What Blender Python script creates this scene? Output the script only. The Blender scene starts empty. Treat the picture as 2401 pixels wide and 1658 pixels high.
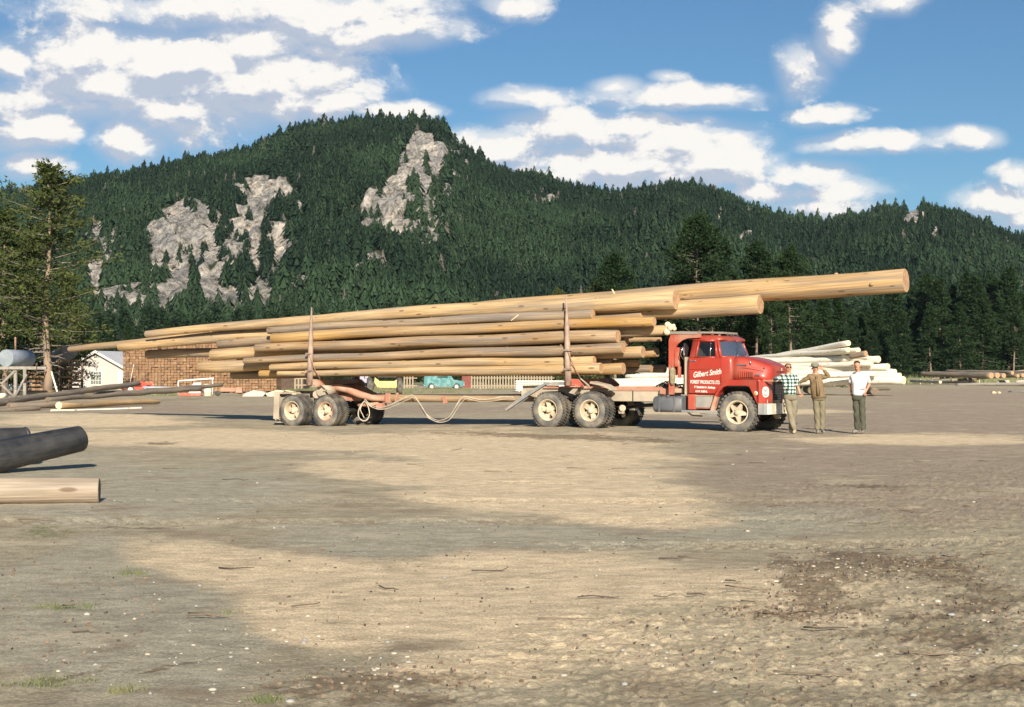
import bpy, bmesh, math, random
import numpy as np
from mathutils import Vector, Matrix, Quaternion
R = math.radians
PI = math.pi
sc = bpy.context.scene
C = sc.collection

# ------------------------------------------------------------------ camera
F, HC, HZ, CX = 3335.0, 1.45, 880.0, 1200.5      # focal length in photo pixels, eye height, horizon row, centre column
cam_d = bpy.data.cameras.new('camera')
cam_d.sensor_width = 36.0
cam_d.lens = 36.0 * F / 2401.0
cam_d.shift_y = (HZ - 829.0) / 2401.0
cam_d.clip_start = 0.1
cam_d.clip_end = 8000
cam = bpy.data.objects.new('camera', cam_d)
cam.location = (0, 0, HC)
cam.rotation_euler = (R(90), 0, 0)
C.objects.link(cam)
sc.camera = cam

# ------------------------------------------------------------------ sun
TO_SUN = Vector((0.16, -1.0, 0)).normalized()
SUN_EL = R(25)
TO_SUN = Vector((TO_SUN.x * math.cos(SUN_EL), TO_SUN.y * math.cos(SUN_EL), math.sin(SUN_EL)))
sun_d = bpy.data.lights.new('sun', 'SUN')
sun_d.energy = 5.0
sun_d.angle = R(0.5)
sun_d.color = (1.0, 0.92, 0.78)
sun = bpy.data.objects.new('sun', sun_d)
sun.rotation_euler = (-TO_SUN).to_track_quat('-Z', 'Y').to_euler()
sun.location = (10, -40, 60)
C.objects.link(sun)

# ------------------------------------------------------------------ world: sky texture and cumulus
W = bpy.data.worlds.new('World')
sc.world = W
W.use_nodes = True
nt = W.node_tree
nt.nodes.clear()
def N(tree, typ, **kw):
    n = tree.nodes.new(typ)
    for k, v in kw.items():
        setattr(n, k, v)
    return n
def math_n(tree, op, a, b=None, c=None, clamp=False):
    n = tree.nodes.new('ShaderNodeMath'); n.operation = op; n.use_clamp = clamp
    for i, v in enumerate((a, b, c)):
        if v is None: continue
        if isinstance(v, (int, float)): n.inputs[i].default_value = v
        else: tree.links.new(v, n.inputs[i])
    return n.outputs[0]
def mixrgb(tree, fac, a, b, mode='MIX'):
    n = tree.nodes.new('ShaderNodeMix'); n.data_type = 'RGBA'; n.blend_type = mode
    for s, v in ((n.inputs['Factor'], fac), (n.inputs['A'], a), (n.inputs['B'], b)):
        if isinstance(v, (int, float)): s.default_value = v
        elif isinstance(v, (tuple, list)): s.default_value = (*v[:3], 1)
        else: tree.links.new(v, s)
    # colour sockets share names with float ones: pick explicitly
    return n
def mixc(tree, fac, a, b, mode='MIX'):
    n = tree.nodes.new('ShaderNodeMix'); n.data_type = 'RGBA'; n.blend_type = mode
    ins = [n.inputs[0], n.inputs[6], n.inputs[7]]
    for s, v in zip(ins, (fac, a, b)):
        if isinstance(v, (int, float)): s.default_value = v
        elif isinstance(v, (tuple, list)): s.default_value = (*v[:3], 1)
        else: tree.links.new(v, s)
    return n.outputs[2]
def maprange(tree, v, a, b, c=0.0, d=1.0, interp='SMOOTHSTEP'):
    n = tree.nodes.new('ShaderNodeMapRange'); n.interpolation_type = interp
    tree.links.new(v, n.inputs[0])
    for i, x in zip((1, 2, 3, 4), (a, b, c, d)): n.inputs[i].default_value = x
    return n.outputs[0]

CLOUD_PX = [ # centre x, y, radius x, y, strength as measured on the photo
 (620,25,400,46,.85),(330,12,240,36,.45),(850,70,200,36,.95),(560,100,170,52,1.0),(420,135,220,50,1.05),(230,190,170,55,1.0),(640,150,190,42,1.0),
 (560,195,290,44,1.0),(640,240,190,36,1.0),(150,175,80,35,.8),(90,285,130,48,1.2),(30,130,60,36,1.0),(310,320,90,44,1.0),(85,365,70,28,.85),(870,248,110,18,.9),
 (730,110,60,20,.8),(740,225,120,22,.8),(200,250,200,30,.6),(420,290,120,40,.5),
 (1190,222,90,22,.85),(1510,218,200,30,1.1),(1380,195,60,22,.8),(1290,290,170,46,1.0),(1410,285,110,34,1.0),(1390,365,250,60,1.2),(1600,370,170,48,1.05),(1560,310,120,26,.9),
 (1650,318,60,30,1.0),(1110,340,90,40,1.0),(1240,400,180,40,1.0),(1830,392,120,32,.9),(1900,430,110,30,.85),(1860,468,140,24,1.0),(1740,440,120,24,.7),(1500,400,200,40,.9),
 (1885,70,56,64,1.05),(1815,150,54,62,.95),(1990,10,70,26,.8),(1880,258,70,22,.75),(1970,325,150,22,.9),(2170,312,86,26,1.0),(2260,465,110,44,1.15),(2300,400,60,30,.85),
 (2310,500,70,30,1.0),(1150,18,60,26,.6),(1570,276,26,11,.7),(1500,170,30,10,.5),
 (250,120,280,60,.8),(100,225,150,46,.8),(450,255,240,46,.75),(720,28,280,46,.8),(1140,318,130,36,.95),(1450,318,260,50,.95),
 (-300,250,300,90,1),(-900,300,400,90,1),(2700,350,250,80,1),(3300,300,300,90,1)]
CLOUDS = [((x * 1.0389 - 1200.5) / 33.35, (880 - y * 1.0389) / 33.35, a_ * 1.0389 / 33.35, b_ * (1.28 if x < 900 else 1.05) * 1.0389 / 33.35, s_ * (1.5 if x < 900 else 1.12)) for x, y, a_, b_, s_ in CLOUD_PX]
g = bpy.data.node_groups.new('cloud_density', 'ShaderNodeTree')
g.interface.new_socket('P', in_out='INPUT', socket_type='NodeSocketVector')
g.interface.new_socket('D', in_out='OUTPUT', socket_type='NodeSocketFloat')
gi, go_ = g.nodes.new('NodeGroupInput'), g.nodes.new('NodeGroupOutput')
nz0 = N(g, 'ShaderNodeTexNoise'); nz0.inputs['Scale'].default_value = 9; nz0.inputs['Detail'].default_value = 3
g.links.new(gi.outputs[0], nz0.inputs['Vector'])
wv = N(g, 'ShaderNodeVectorMath', operation='MULTIPLY_ADD')      # warp the outline
g.links.new(nz0.outputs['Color'], wv.inputs[0]); wv.inputs[1].default_value = (.06, .022, 0)
sb = N(g, 'ShaderNodeVectorMath', operation='SUBTRACT'); g.links.new(gi.outputs[0], sb.inputs[0]); sb.inputs[1].default_value = (.03, .011, 0)
g.links.new(sb.outputs[0], wv.inputs[2])
best = None
for cx_, cy_, rx_, ry_, st_ in CLOUDS:
    a = N(g, 'ShaderNodeVectorMath', operation='MULTIPLY_ADD')
    g.links.new(wv.outputs[0], a.inputs[0])
    a.inputs[1].default_value = (100 / rx_, 100 / ry_, 0)
    a.inputs[2].default_value = (-cx_ / rx_, -cy_ / ry_, 0)
    l = N(g, 'ShaderNodeVectorMath', operation='LENGTH'); g.links.new(a.outputs[0], l.inputs[0])
    v = math_n(g, 'MULTIPLY_ADD', l.outputs['Value'], -st_, st_)
    best = v if best is None else math_n(g, 'SMOOTH_MAX', best, v, 0.12)
sc_v = N(g, 'ShaderNodeVectorMath', operation='MULTIPLY'); g.links.new(gi.outputs[0], sc_v.inputs[0]); sc_v.inputs[1].default_value = (1, 1.45, 1)
nz = N(g, 'ShaderNodeTexNoise'); nz.inputs['Scale'].default_value = 21; nz.inputs['Detail'].default_value = 10; nz.inputs['Roughness'].default_value = .63
nz.inputs['Distortion'].default_value = .25
g.links.new(sc_v.outputs[0], nz.inputs['Vector'])
d1 = math_n(g, 'SUBTRACT', nz.outputs['Fac'], .5)
best = math_n(g, 'MAXIMUM', best, -1.2)
d2 = math_n(g, 'MULTIPLY_ADD', d1, 3.8, best)
g.interface.new_socket('B', in_out='OUTPUT', socket_type='NodeSocketFloat')
g.links.new(d2, go_.inputs[0]); g.links.new(math_n(g, 'MULTIPLY_ADD', d1, .9, best), go_.inputs[1])

tc = N(nt, 'ShaderNodeTexCoord')
sep = N(nt, 'ShaderNodeSeparateXYZ'); nt.links.new(tc.outputs['Generated'], sep.inputs[0])
yy = math_n(nt, 'MAXIMUM', math_n(nt, 'ABSOLUTE', sep.outputs[1]), 0.12)
uu = math_n(nt, 'DIVIDE', sep.outputs[0], yy); vv = math_n(nt, 'DIVIDE', sep.outputs[2], yy)
cmb = N(nt, 'ShaderNodeCombineXYZ'); nt.links.new(uu, cmb.inputs[0]); nt.links.new(vv, cmb.inputs[1])
def dens(off):
    gn = N(nt, 'ShaderNodeGroup'); gn.node_tree = g
    if off:
        ad = N(nt, 'ShaderNodeVectorMath', operation='ADD'); nt.links.new(cmb.outputs[0], ad.inputs[0]); ad.inputs[1].default_value = off
        nt.links.new(ad.outputs[0], gn.inputs[0])
    else: nt.links.new(cmb.outputs[0], gn.inputs[0])
    return gn.outputs[0], gn.outputs[1]
D0, B0 = dens(None); D1 = dens((.006, .013, 0))[0]
alpha = math_n(nt, 'MAXIMUM', maprange(nt, D0, -.35, .62), maprange(nt, B0, -.55, .55, 0, .70))
relief = math_n(nt, 'SUBTRACT', D0, D1)
lit = maprange(nt, math_n(nt, 'MULTIPLY_ADD', relief, 1.5, math_n(nt, 'MULTIPLY', D0, .34)), -.30, .80, interp='SMOOTHSTEP')
ccol = mixc(nt, lit, (.50, .56, .68), (1.0, .965, .92))
sky = N(nt, 'ShaderNodeTexSky'); sky.sky_type = 'NISHITA'; sky.sun_disc = False
sky.sun_elevation = SUN_EL; sky.sun_rotation = math.atan2(TO_SUN.x, TO_SUN.y)
sky.air_density = 1.0; sky.dust_density = .35; sky.ozone_density = 2.2
SKY_STRENGTH = .05
skyt = mixc(nt, 1.0, sky.outputs[0], (.60, .86, 1.04), 'MULTIPLY')
cs = mixc(nt, 1.0, ccol, (11.6, 11.6, 11.6), 'MULTIPLY')
up = maprange(nt, sep.outputs[2], 0.0, .02)
fin = mixc(nt, math_n(nt, 'MULTIPLY', alpha, up), skyt, cs)
bg = N(nt, 'ShaderNodeBackground'); bg.inputs[1].default_value = SKY_STRENGTH
nt.links.new(fin, bg.inputs[0])
wo = N(nt, 'ShaderNodeOutputWorld'); nt.links.new(bg.outputs[0], wo.inputs[0])

sc.view_settings.view_transform = 'Standard'
sc.view_settings.look = 'None'
sc.view_settings.exposure = 0.78
sc.view_settings.gamma = 1.0
sc.view_settings.use_curve_mapping = False
sc.cycles.max_bounces = 6
sc.cycles.transparent_max_bounces = 8

# ------------------------------------------------------------------ numeric noise
rng = np.random.default_rng(7)
_perm = rng.random((512, 512))
def vnoise(x, y):
    xi = np.floor(x).astype(int); yi = np.floor(y).astype(int)
    fx = x - xi; fy = y - yi
    fx = fx * fx * (3 - 2 * fx); fy = fy * fy * (3 - 2 * fy)
    a = _perm[xi % 512, yi % 512]; b = _perm[(xi + 1) % 512, yi % 512]
    c = _perm[xi % 512, (yi + 1) % 512]; d = _perm[(xi + 1) % 512, (yi + 1) % 512]
    return (a * (1 - fx) + b * fx) * (1 - fy) + (c * (1 - fx) + d * fx) * fy
def fbm(x, y, o=5, lac=2.03, g_=.5):
    s = 0; a = 1; t = 0
    for i in range(o):
        s = s + a * vnoise(x + 17.3 * i, y - 9.1 * i); t += a; a *= g_; x = x * lac; y = y * lac
    return s / t
def sstep(a, b, x):
    t = np.clip((x - a) / (b - a), 0, 1); return t * t * (3 - 2 * t)

def gz(x, y):   # gentle undulation of the yard
    z = -0.04 + 0.06 * math.exp(-((x - 1.5) ** 2 + (y - 40.5) ** 2) / 30) - 0.10 * math.exp(-((x + 6.5) ** 2 + (y - 45) ** 2) / 40)
    z += 0.03 * math.exp(-((x + 5.2) ** 2 + (y - 16.3) ** 2) / 10)
    return z
def gz_np(x, y):
    return (-0.04 + 0.06 * np.exp(-((x - 1.5) ** 2 + (y - 40.5) ** 2) / 30) - 0.10 * np.exp(-((x + 6.5) ** 2 + (y - 45) ** 2) / 40)
            + 0.03 * np.exp(-((x + 5.2) ** 2 + (y - 16.3) ** 2) / 10))
def at(px, py, d):       # the point seen at (px,py) in the photo, d metres away: used to measure real positions
    return Vector(((px - CX) / F * d, d, HC + (HZ - py) / F * d))
def ground_at(px, py):
    d = (HC + 0.04) * F / (py - HZ); return ((px - CX) / F * d, d)

# ------------------------------------------------------------------ mesh builder
class MB:
    def __init__(s): s.v = []; s.f = []; s.m = []; s.sm = []
    def add(s, vs, fs, mi=0, smooth=False, M=None):
        b = len(s.v)
        if M is not None: vs = [M @ Vector(v) for v in vs]
        s.v += [tuple(v) for v in vs]
        for f in fs: s.f.append(tuple(b + i for i in f)); s.m.append(mi); s.sm.append(smooth)
    def box(s, c, sz, rot=None, mi=0, bev=0.0):
        x, y, z = [q / 2 for q in sz]
        M = Matrix.Translation(c)
        if rot is not None:
            from mathutils import Euler
            M = M @ Euler(rot).to_matrix().to_4x4()
        if bev <= 0:
            vs = [(-x,-y,-z),(x,-y,-z),(x,y,-z),(-x,y,-z),(-x,-y,z),(x,-y,z),(x,y,z),(-x,y,z)]
            s.add(vs, [(0,3,2,1),(4,5,6,7),(0,1,5,4),(1,2,6,5),(2,3,7,6),(3,0,4,7)], mi, False, M)
        else:
            bm = bmesh.new(); bmesh.ops.create_cube(bm, size=1)
            for v in bm.verts: v.co = Vector((v.co.x * 2 * x, v.co.y * 2 * y, v.co.z * 2 * z))
            bmesh.ops.bevel(bm, geom=list(bm.edges), offset=min(bev, x, y, z) * .98, segments=2, affect='EDGES', profile=.6)
            bm.verts.index_update()
            s.add([v.co.copy() for v in bm.verts], [[v.index for v in f.verts] for f in bm.faces], mi, False, M); bm.free()
    def tube(s, pts, rad, seg=8, mi=0, smooth=True, caps=True, capmi=None):
        pts = [Vector(p) for p in pts]; n = len(pts)
        if isinstance(rad, (int, float)): rad = [rad] * n
        T = []
        for i in range(n):
            t = pts[min(i + 1, n - 1)] - pts[max(i - 1, 0)]
            T.append(t.normalized() if t.length > 1e-9 else Vector((0, 0, 1)))
        up = Vector((0, 0, 1)) if abs(T[0].z) < .9 else Vector((1, 0, 0))
        U = (up - T[0] * up.dot(T[0])).normalized()
        vs = []
        for i in range(n):
            U = (U - T[i] * U.dot(T[i]));
            U = U.normalized() if U.length > 1e-6 else T[i].orthogonal().normalized()
            V = T[i].cross(U)
            for k in range(seg):
                a = 2 * PI * k / seg
                vs.append(pts[i] + (U * math.cos(a) + V * math.sin(a)) * rad[i])
        fs = []
        for i in range(n - 1):
            for k in range(seg):
                a = i * seg + k; b = i * seg + (k + 1) % seg
                fs.append((a, b, b + seg, a + seg))
        s.add(vs, fs, mi, smooth)
        if caps:
            b0 = len(s.v) - n * seg; cm = mi if capmi is None else capmi
            s.f.append(tuple(b0 + k for k in reversed(range(seg)))); s.m.append(cm); s.sm.append(False)
            s.f.append(tuple(b0 + (n - 1) * seg + k for k in range(seg))); s.m.append(cm); s.sm.append(False)
    def lathe_y(s, prof, seg=40, mi=0, smooth=True, c=(0, 0, 0)):   # prof: (radius, y) around the y axis
        vs = []; n = len(prof)
        for r, y in prof:
            for k in range(seg):
                a = 2 * PI * k / seg
                vs.append((c[0] + r * math.cos(a), c[1] + y, c[2] + r * math.sin(a)))
        fs = []
        for i in range(n - 1):
            for k in range(seg):
                a = i * seg + k; b = i * seg + (k + 1) % seg
                fs.append((a, b, b + seg, a + seg))
        s.add(vs, fs, mi, smooth)
    def prism(s, poly, y0, y1, mi=0, axis='y'):   # polygon in xz extruded along y (or xy along z, or yz along x)
        n = len(poly)
        def P(a, b, h):
            return (a, h, b) if axis == 'y' else ((a, b, h) if axis == 'z' else (h, a, b))
        vs = [P(a, b, y0) for a, b in poly] + [P(a, b, y1) for a, b in poly]
        fs = [tuple(range(n)), tuple(reversed(range(n, 2 * n)))]
        fs += [(i, i + n, (i + 1) % n + n, (i + 1) % n) for i in range(n)]
        s.add(vs, fs, mi, False)
    def loft(s, rings, mi=0, smooth=True, close=True, caps=True):
        n = len(rings[0]); vs = [p for r in rings for p in r]; fs = []
        for i in range(len(rings) - 1):
            for k in range(n if close else n - 1):
                a = i * n + k; b = i * n + (k + 1) % n
                fs.append((a, b, b + n, a + n))
        s.add(vs, fs, mi, smooth)
        if caps:
            b0 = len(s.v) - len(vs)
            s.f.append(tuple(b0 + k for k in reversed(range(n)))); s.m.append(mi); s.sm.append(False)
            s.f.append(tuple(b0 + (len(rings) - 1) * n + k for k in range(n))); s.m.append(mi); s.sm.append(False)
    def ball(s, c, r, mi=0, seg=12, rings=8):
        if isinstance(r, (int, float)): r = (r, r, r)
        vs = []
        for i in range(rings + 1):
            t = PI * i / rings
            for k in range(seg):
                a = 2 * PI * k / seg
                vs.append((c[0] + r[0] * math.sin(t) * math.cos(a), c[1] + r[1] * math.sin(t) * math.sin(a), c[2] + r[2] * math.cos(t)))
        fs = []
        for i in range(rings):
            for k in range(seg):
                a = i * seg + k; b = i * seg + (k + 1) % seg
                fs.append((a, a + seg, b + seg, b))
        s.add(vs, fs, mi, True)
    def mesh(s, name, mats, fixn=True):
        me = bpy.data.meshes.new(name)
        me.from_pydata(s.v, [], s.f)
        for m in (mats if isinstance(mats, (list, tuple)) else [mats]): me.materials.append(m)
        me.polygons.foreach_set('material_index', s.m)
        me.polygons.foreach_set('use_smooth', s.sm)
        me.update()
        if fixn:
            bm = bmesh.new(); bm.from_mesh(me); bmesh.ops.remove_doubles(bm, verts=bm.verts, dist=1e-5)
            bmesh.ops.recalc_face_normals(bm, faces=bm.faces); bm.to_mesh(me); bm.free()
        return me
    def obj(s, name, mats, parent=None, loc=None, fixn=True):
        o = bpy.data.objects.new(name, s.mesh(name, mats, fixn)); C.objects.link(o)
        if parent is not None: o.parent = parent
        if loc is not None: o.location = loc
        return o
def np_mesh(name, V, T, mats, smooth=False, attrs=None, midx=None):
    me = bpy.data.meshes.new(name)
    nv, nf, k = len(V), len(T), T.shape[1]
    me.vertices.add(nv); me.vertices.foreach_set('co', V.astype(np.float32).ravel())
    me.loops.add(nf * k); me.loops.foreach_set('vertex_index', T.astype(np.int32).ravel())
    me.polygons.add(nf); me.polygons.foreach_set('loop_start', np.arange(0, nf * k, k, dtype=np.int32))
    try: me.polygons.foreach_set('loop_total', np.full(nf, k, dtype=np.int32))
    except Exception: pass
    for m in mats: me.materials.append(m)
    if midx is not None: me.polygons.foreach_set('material_index', midx.astype(np.int32))
    if smooth: me.polygons.foreach_set('use_smooth', np.ones(nf, dtype=bool))
    for nm, arr in (attrs or {}).items():
        a = me.attributes.new(nm, 'FLOAT', 'POINT'); a.data.foreach_set('value', arr.astype(np.float32).ravel())
    me.update(calc_edges=True)
    return me
def link(name, me, parent=None, loc=None):
    o = bpy.data.objects.new(name, me); C.objects.link(o)
    if parent is not None: o.parent = parent
    if loc is not None: o.location = loc
    return o
def tag(o, label=None, cat=None, group=None, kind=None):
    if label:
        o['label'] = label
        if len(label.split()) > 16: print('LONG', label)
    if cat: o['category'] = cat
    if group: o['group'] = group
    if kind: o['kind'] = kind
    return o
def empty(name, loc, rz=0, label=None, cat=None, group=None):
    o = bpy.data.objects.new(name, None); C.objects.link(o); o.location = loc; o.rotation_euler = (0, 0, rz)
    o.empty_display_size = .3
    return tag(o, label, cat, group)
def copy_tree(o, parent=None):
    c = o.copy(); C.objects.link(c)
    if parent is not None: c.parent = parent
    for ch in list(o.children): copy_tree(ch, c)
    return c

# ------------------------------------------------------------------ materials
def mat(name, c1, c2=None, rough=.7, metal=0.0, scale=6.0, detail=5, bump=0.0, bscale=30, stretch=None, contrast=(.35, .65), spec=.5, dirt=None, dscale=3, damt=.5, coat=0):
    m = bpy.data.materials.new(name); m.use_nodes = True
    t = m.node_tree; b = t.nodes['Principled BSDF']
    b.inputs['Roughness'].default_value = rough; b.inputs['Metallic'].default_value = metal
    b.inputs['Specular IOR Level'].default_value = spec
    if coat: b.inputs['Coat Weight'].default_value = coat; b.inputs['Coat Roughness'].default_value = .15
    tcn = N(t, 'ShaderNodeTexCoord'); vec = tcn.outputs['Object']
    if stretch:
        mp = N(t, 'ShaderNodeMapping'); mp.inputs['Scale'].default_value = stretch
        t.links.new(vec, mp.inputs[0]); vec = mp.outputs[0]
    col = c1
    if c2 is not None:
        n = N(t, 'ShaderNodeTexNoise'); n.inputs['Scale'].default_value = scale; n.inputs['Detail'].default_value = detail
        t.links.new(vec, n.inputs['Vector'])
        col = mixc(t, maprange(t, n.outputs['Fac'], *contrast), c1, c2)
    if dirt is not None:
        n = N(t, 'ShaderNodeTexNoise'); n.inputs['Scale'].default_value = dscale; n.inputs['Detail'].default_value = 7
        t.links.new(tcn.outputs['Object'], n.inputs['Vector'])
        col = mixc(t, math_n(t, 'MULTIPLY', maprange(t, n.outputs['Fac'], .40, .68), damt), col, dirt)
    if isinstance(col, tuple): b.inputs['Base Color'].default_value = (*col, 1)
    else: t.links.new(col, b.inputs['Base Color'])
    if bump:
        n = N(t, 'ShaderNodeTexNoise'); n.inputs['Scale'].default_value = bscale; n.inputs['Detail'].default_value = 6
        t.links.new(vec, n.inputs['Vector'])
        bp = N(t, 'ShaderNodeBump'); bp.inputs['Strength'].default_value = bump; bp.inputs['Distance'].default_value = .02
        t.links.new(n.outputs['Fac'], bp.inputs['Height']); t.links.new(bp.outputs[0], b.inputs['Normal'])
    return m
def wood(name, base, alt, grey, greyamt=.5, knots=True, rough=.75, low=.44):
    m = bpy.data.materials.new(name); m.use_nodes = True
    t = m.node_tree; b = t.nodes['Principled BSDF']; b.inputs['Roughness'].default_value = rough; b.inputs['Specular IOR Level'].default_value = .25
    tcn = N(t, 'ShaderNodeTexCoord'); oi = N(t, 'ShaderNodeObjectInfo')
    off = N(t, 'ShaderNodeVectorMath', operation='MULTIPLY_ADD')
    cb = N(t, 'ShaderNodeCombineXYZ')
    for i in range(3): t.links.new(oi.outputs['Random'], cb.inputs[i])
    t.links.new(cb.outputs[0], off.inputs[0]); off.inputs[1].default_value = (37, 11, 23); t.links.new(tcn.outputs['Object'], off.inputs[2])
    def nz_(sx, sy, sc_, det=5):
        mp = N(t, 'ShaderNodeMapping'); mp.inputs['Scale'].default_value = (sx, sy, sy); t.links.new(off.outputs[0], mp.inputs[0])
        n = N(t, 'ShaderNodeTexNoise'); n.inputs['Scale'].default_value = sc_; n.inputs['Detail'].default_value = det; n.inputs['Roughness'].default_value = .62
        t.links.new(mp.outputs[0], n.inputs['Vector']); return n.outputs['Fac']
    c = mixc(t, maprange(t, nz_(.25, 3.0, 2.2), .36, .64), base, alt)
    c = mixc(t, math_n(t, 'MULTIPLY', maprange(t, nz_(.10, 1.6, 2.6, 6), low, .62), greyamt), c, grey)
    streak = maprange(t, nz_(.12, 9, 4, 6), .35, .7, .62, 1.12)
    s3 = N(t, 'ShaderNodeCombineXYZ')
    for i in range(3): t.links.new(streak, s3.inputs[i])
    c = mixc(t, .8, c, s3.outputs[0], 'MULTIPLY')
    if knots:
        mp = N(t, 'ShaderNodeMapping'); mp.inputs['Scale'].default_value = (1.5, 5.5, 5.5); t.links.new(off.outputs[0], mp.inputs[0])
        vo = N(t, 'ShaderNodeTexVoronoi'); vo.inputs['Scale'].default_value = 1.0; vo.inputs['Randomness'].default_value = 1; t.links.new(mp.outputs[0], vo.inputs['Vector'])
        kf = maprange(t, vo.outputs['Distance'], .10, .20, .7, 0)
        c = mixc(t, kf, c, (.10, .055, .03))
    t.links.new(c, b.inputs['Base Color'])
    bp = N(t, 'ShaderNodeBump'); bp.inputs['Strength'].default_value = .5; bp.inputs['Distance'].default_value = .02
    t.links.new(nz_(.6, 6, 4, 6), bp.inputs['Height']); t.links.new(bp.outputs[0], b.inputs['Normal'])
    return m
# ================================================================== GROUND
def ell(X, Y, px, py, rx, ry, rot=0):
    """soft ellipse on the ground given by its outline in the photo, turned into yard metres"""
    x0, y0 = ground_at(px, py)
    y1 = ground_at(px, py - ry)[1]; y2 = ground_at(px, py + ry)[1]
    ax = rx / F * y0; ay = (y1 - y2) / 2
    # work in inverse distance so that long thin patches keep their outline
    u = X / np.maximum(Y, 3) * F + CX; w = (HC + .04) * F / np.maximum(Y, 3) + HZ
    c, s = math.cos(R(rot)), math.sin(R(rot))
    du, dw = u - px, w - py
    du, dw = du * c + dw * s, -du * s + dw * c
    return 1 - np.sqrt((du / rx) ** 2 + (dw / ry) ** 2)
def patch(X, Y, L, warp, soft=.22):
    m = None
    for e in L:
        q = ell(X, Y, *e); m = q if m is None else np.maximum(m, q)
    return sstep(-soft, soft, m + warp)
rowsY = [-80, -30, -8, 0, 2.5, 4.0, 4.9]
pys = list(np.arange(1800, 1120, -1.6)) + list(np.arange(1120, 960, -1.2)) + list(np.arange(960, 889, -1.0)) + [887.5, 886, 884.5, 883.2, 882.2, 881.5]
rowsY += [(HC + .04) * F / (p - HZ) for p in pys]
rowsY = np.array(rowsY); NU = 1150
us = np.linspace(-.62, .62, NU)
us[0] = -1.6; us[-1] = 1.6
YY, UU = np.meshgrid(rowsY, us, indexing='ij')
XX = UU * np.maximum(YY, 4.9)
XX[:5] = UU[:5] * np.array([60, 40, 20, 10, 7])[:, None]
n1 = fbm(XX * .9 + 40, YY * .9 + 80, 5); n2 = fbm(XX * 5 + 3, YY * 5, 4); n3 = fbm(XX * .22 + 9, YY * .22 + 5, 4)
wob = (n1 - .5) * .75 + (n3 - .5) * .7
sand = patch(XX, YY, [(620,1030,520,26,1),(1250,1060,420,48,3),(1300,1150,380,75,5),(1480,1200,250,40,3),(960,1110,260,34,4),
                     (560,1330,240,52,8),(850,1400,380,90,12),(760,1470,190,60,10),(1350,1390,560,90,2),(1500,1470,520,110,0),(1850,1420,420,80,3),(200,985,220,16,0),(1700,965,250,8,0),(2150,1030,300,14,0),
                     (1900,1560,500,60,0),(1150,1560,260,50,0)], wob + (n2 - .5) * .25, .34)
sand = sand * (1 - .55 * patch(XX, YY, [(2000,1560,650,150,-3),(2300,1400,420,150,-8)], wob, .4))
grey = patch(XX, YY, [(1200,1250,560,34,1),(1700,1230,400,42,0),(300,1450,420,190,0),(300,1150,420,80,0),(900,1270,300,45,0)], wob, .3) * (1 - sand)
dark = patch(XX, YY, [(1980,1330,180,28,6),(2060,1310,240,22,8),(1900,1380,90,40,30),(2210,1350,130,20,14),(2350,1390,110,20,12),(1880,1440,150,13,-4),(1980,1420,110,12,0),
                     (2300,1420,130,40,0),(880,1600,220,26,-4),(960,1640,200,22,0),(150,1590,110,9,-14),(420,1560,200,4,-12),(330,1240,90,4,0),(2050,1140,160,6,0),(2200,1480,200,60,0),(2300,1600,160,50,0),
                     (1300,1025,380,7,2),(380,1040,50,4,0)], wob * 1.5 + (n2 - .5) * 1.5, .5)
rough_ = patch(XX, YY, [(1900,1600,950,150,-3),(2300,1400,420,150,-8),(1500,1500,420,70,-8),(2150,1180,500,90,0)], wob, .35)
brown = patch(XX, YY, [(2100,1120,620,110,2),(2300,1000,500,60,0),(2300,930,300,20,0),(800,960,500,10,0),(300,960,300,16,0),(1900,990,900,13,0)], wob, .35) * (1 - .65 * sand)
green = patch(XX, YY, [(155,1430,60,6,2),(300,1345,30,5,0),(290,1622,28,7,0),(120,1600,70,8,0),(630,1647,14,8,0),(110,1250,60,14,0)], (n2 - .5) * 1.6 - .1, .3)
lawn = sstep(215, 240, YY)
lawn = np.clip(lawn * sstep(.35, .6, n3 + .12), 0, 1)
inb = (YY > 3) & (YY < 140)
fine = fbm(XX * 16, YY * 16, 3) - .5
clod = np.maximum(fbm(XX * 15 + 5, YY * 12, 3) - .50, 0)
Z = gz_np(XX, YY) + (n3 - .5) * .05 * (YY > 6) + (n1 - .5) * .03
Z += np.where(inb, rough_ * (clod * .060 + fine * .016) + (1 - rough_) * fine * .006, 0)
Z += np.where(inb, dark * fine * .02, 0)
for yc, sl in ((14.6, .04), (16.9, .06), (19.8, -.05), (12.4, .10)):      # lugged tyre prints
    q = YY - yc - XX * sl; wgt = sstep(.36, .18, np.abs(q)) * sstep(.4, .55, fbm(XX * .5 + yc, YY * .5, 3))
    Z -= np.where(inb, wgt * (.014 + .016 * (np.sin(XX * 2 * np.pi / .17 + np.abs(q) * 22) > .1)), 0)
for a, b_, w_ in ((1.9, .35, .5), (4.1, -.12, .55), (-3.0, .25, .45)):      # shallow wheel ruts across the yard
    q = (YY - 14 - a - XX * b_) / w_
    Z -= np.where(inb, .022 * np.exp(-q * q) * sstep(.35, .6, n3), 0)
Z = np.where(YY > 260, Z - (YY - 260) * .0004, Z)
nr, nu = YY.shape
V = np.stack([XX.ravel(), YY.ravel(), Z.ravel()], 1)
ii = (np.arange(nr - 1)[:, None] * nu + np.arange(nu - 1)[None]).ravel()
Q = np.stack([ii, ii + 1, ii + nu + 1, ii + nu], 1)
gm = bpy.data.materials.new('yard_soil'); gm.use_nodes = True
t = gm.node_tree; b = t.nodes['Principled BSDF']; b.inputs['Roughness'].default_value = .95; b.inputs['Specular IOR Level'].default_value = .12
def att(n_):
    a = N(t, 'ShaderNodeAttribute'); a.attribute_name = n_; return a.outputs['Fac']
geo = N(t, 'ShaderNodeNewGeometry')
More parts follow.
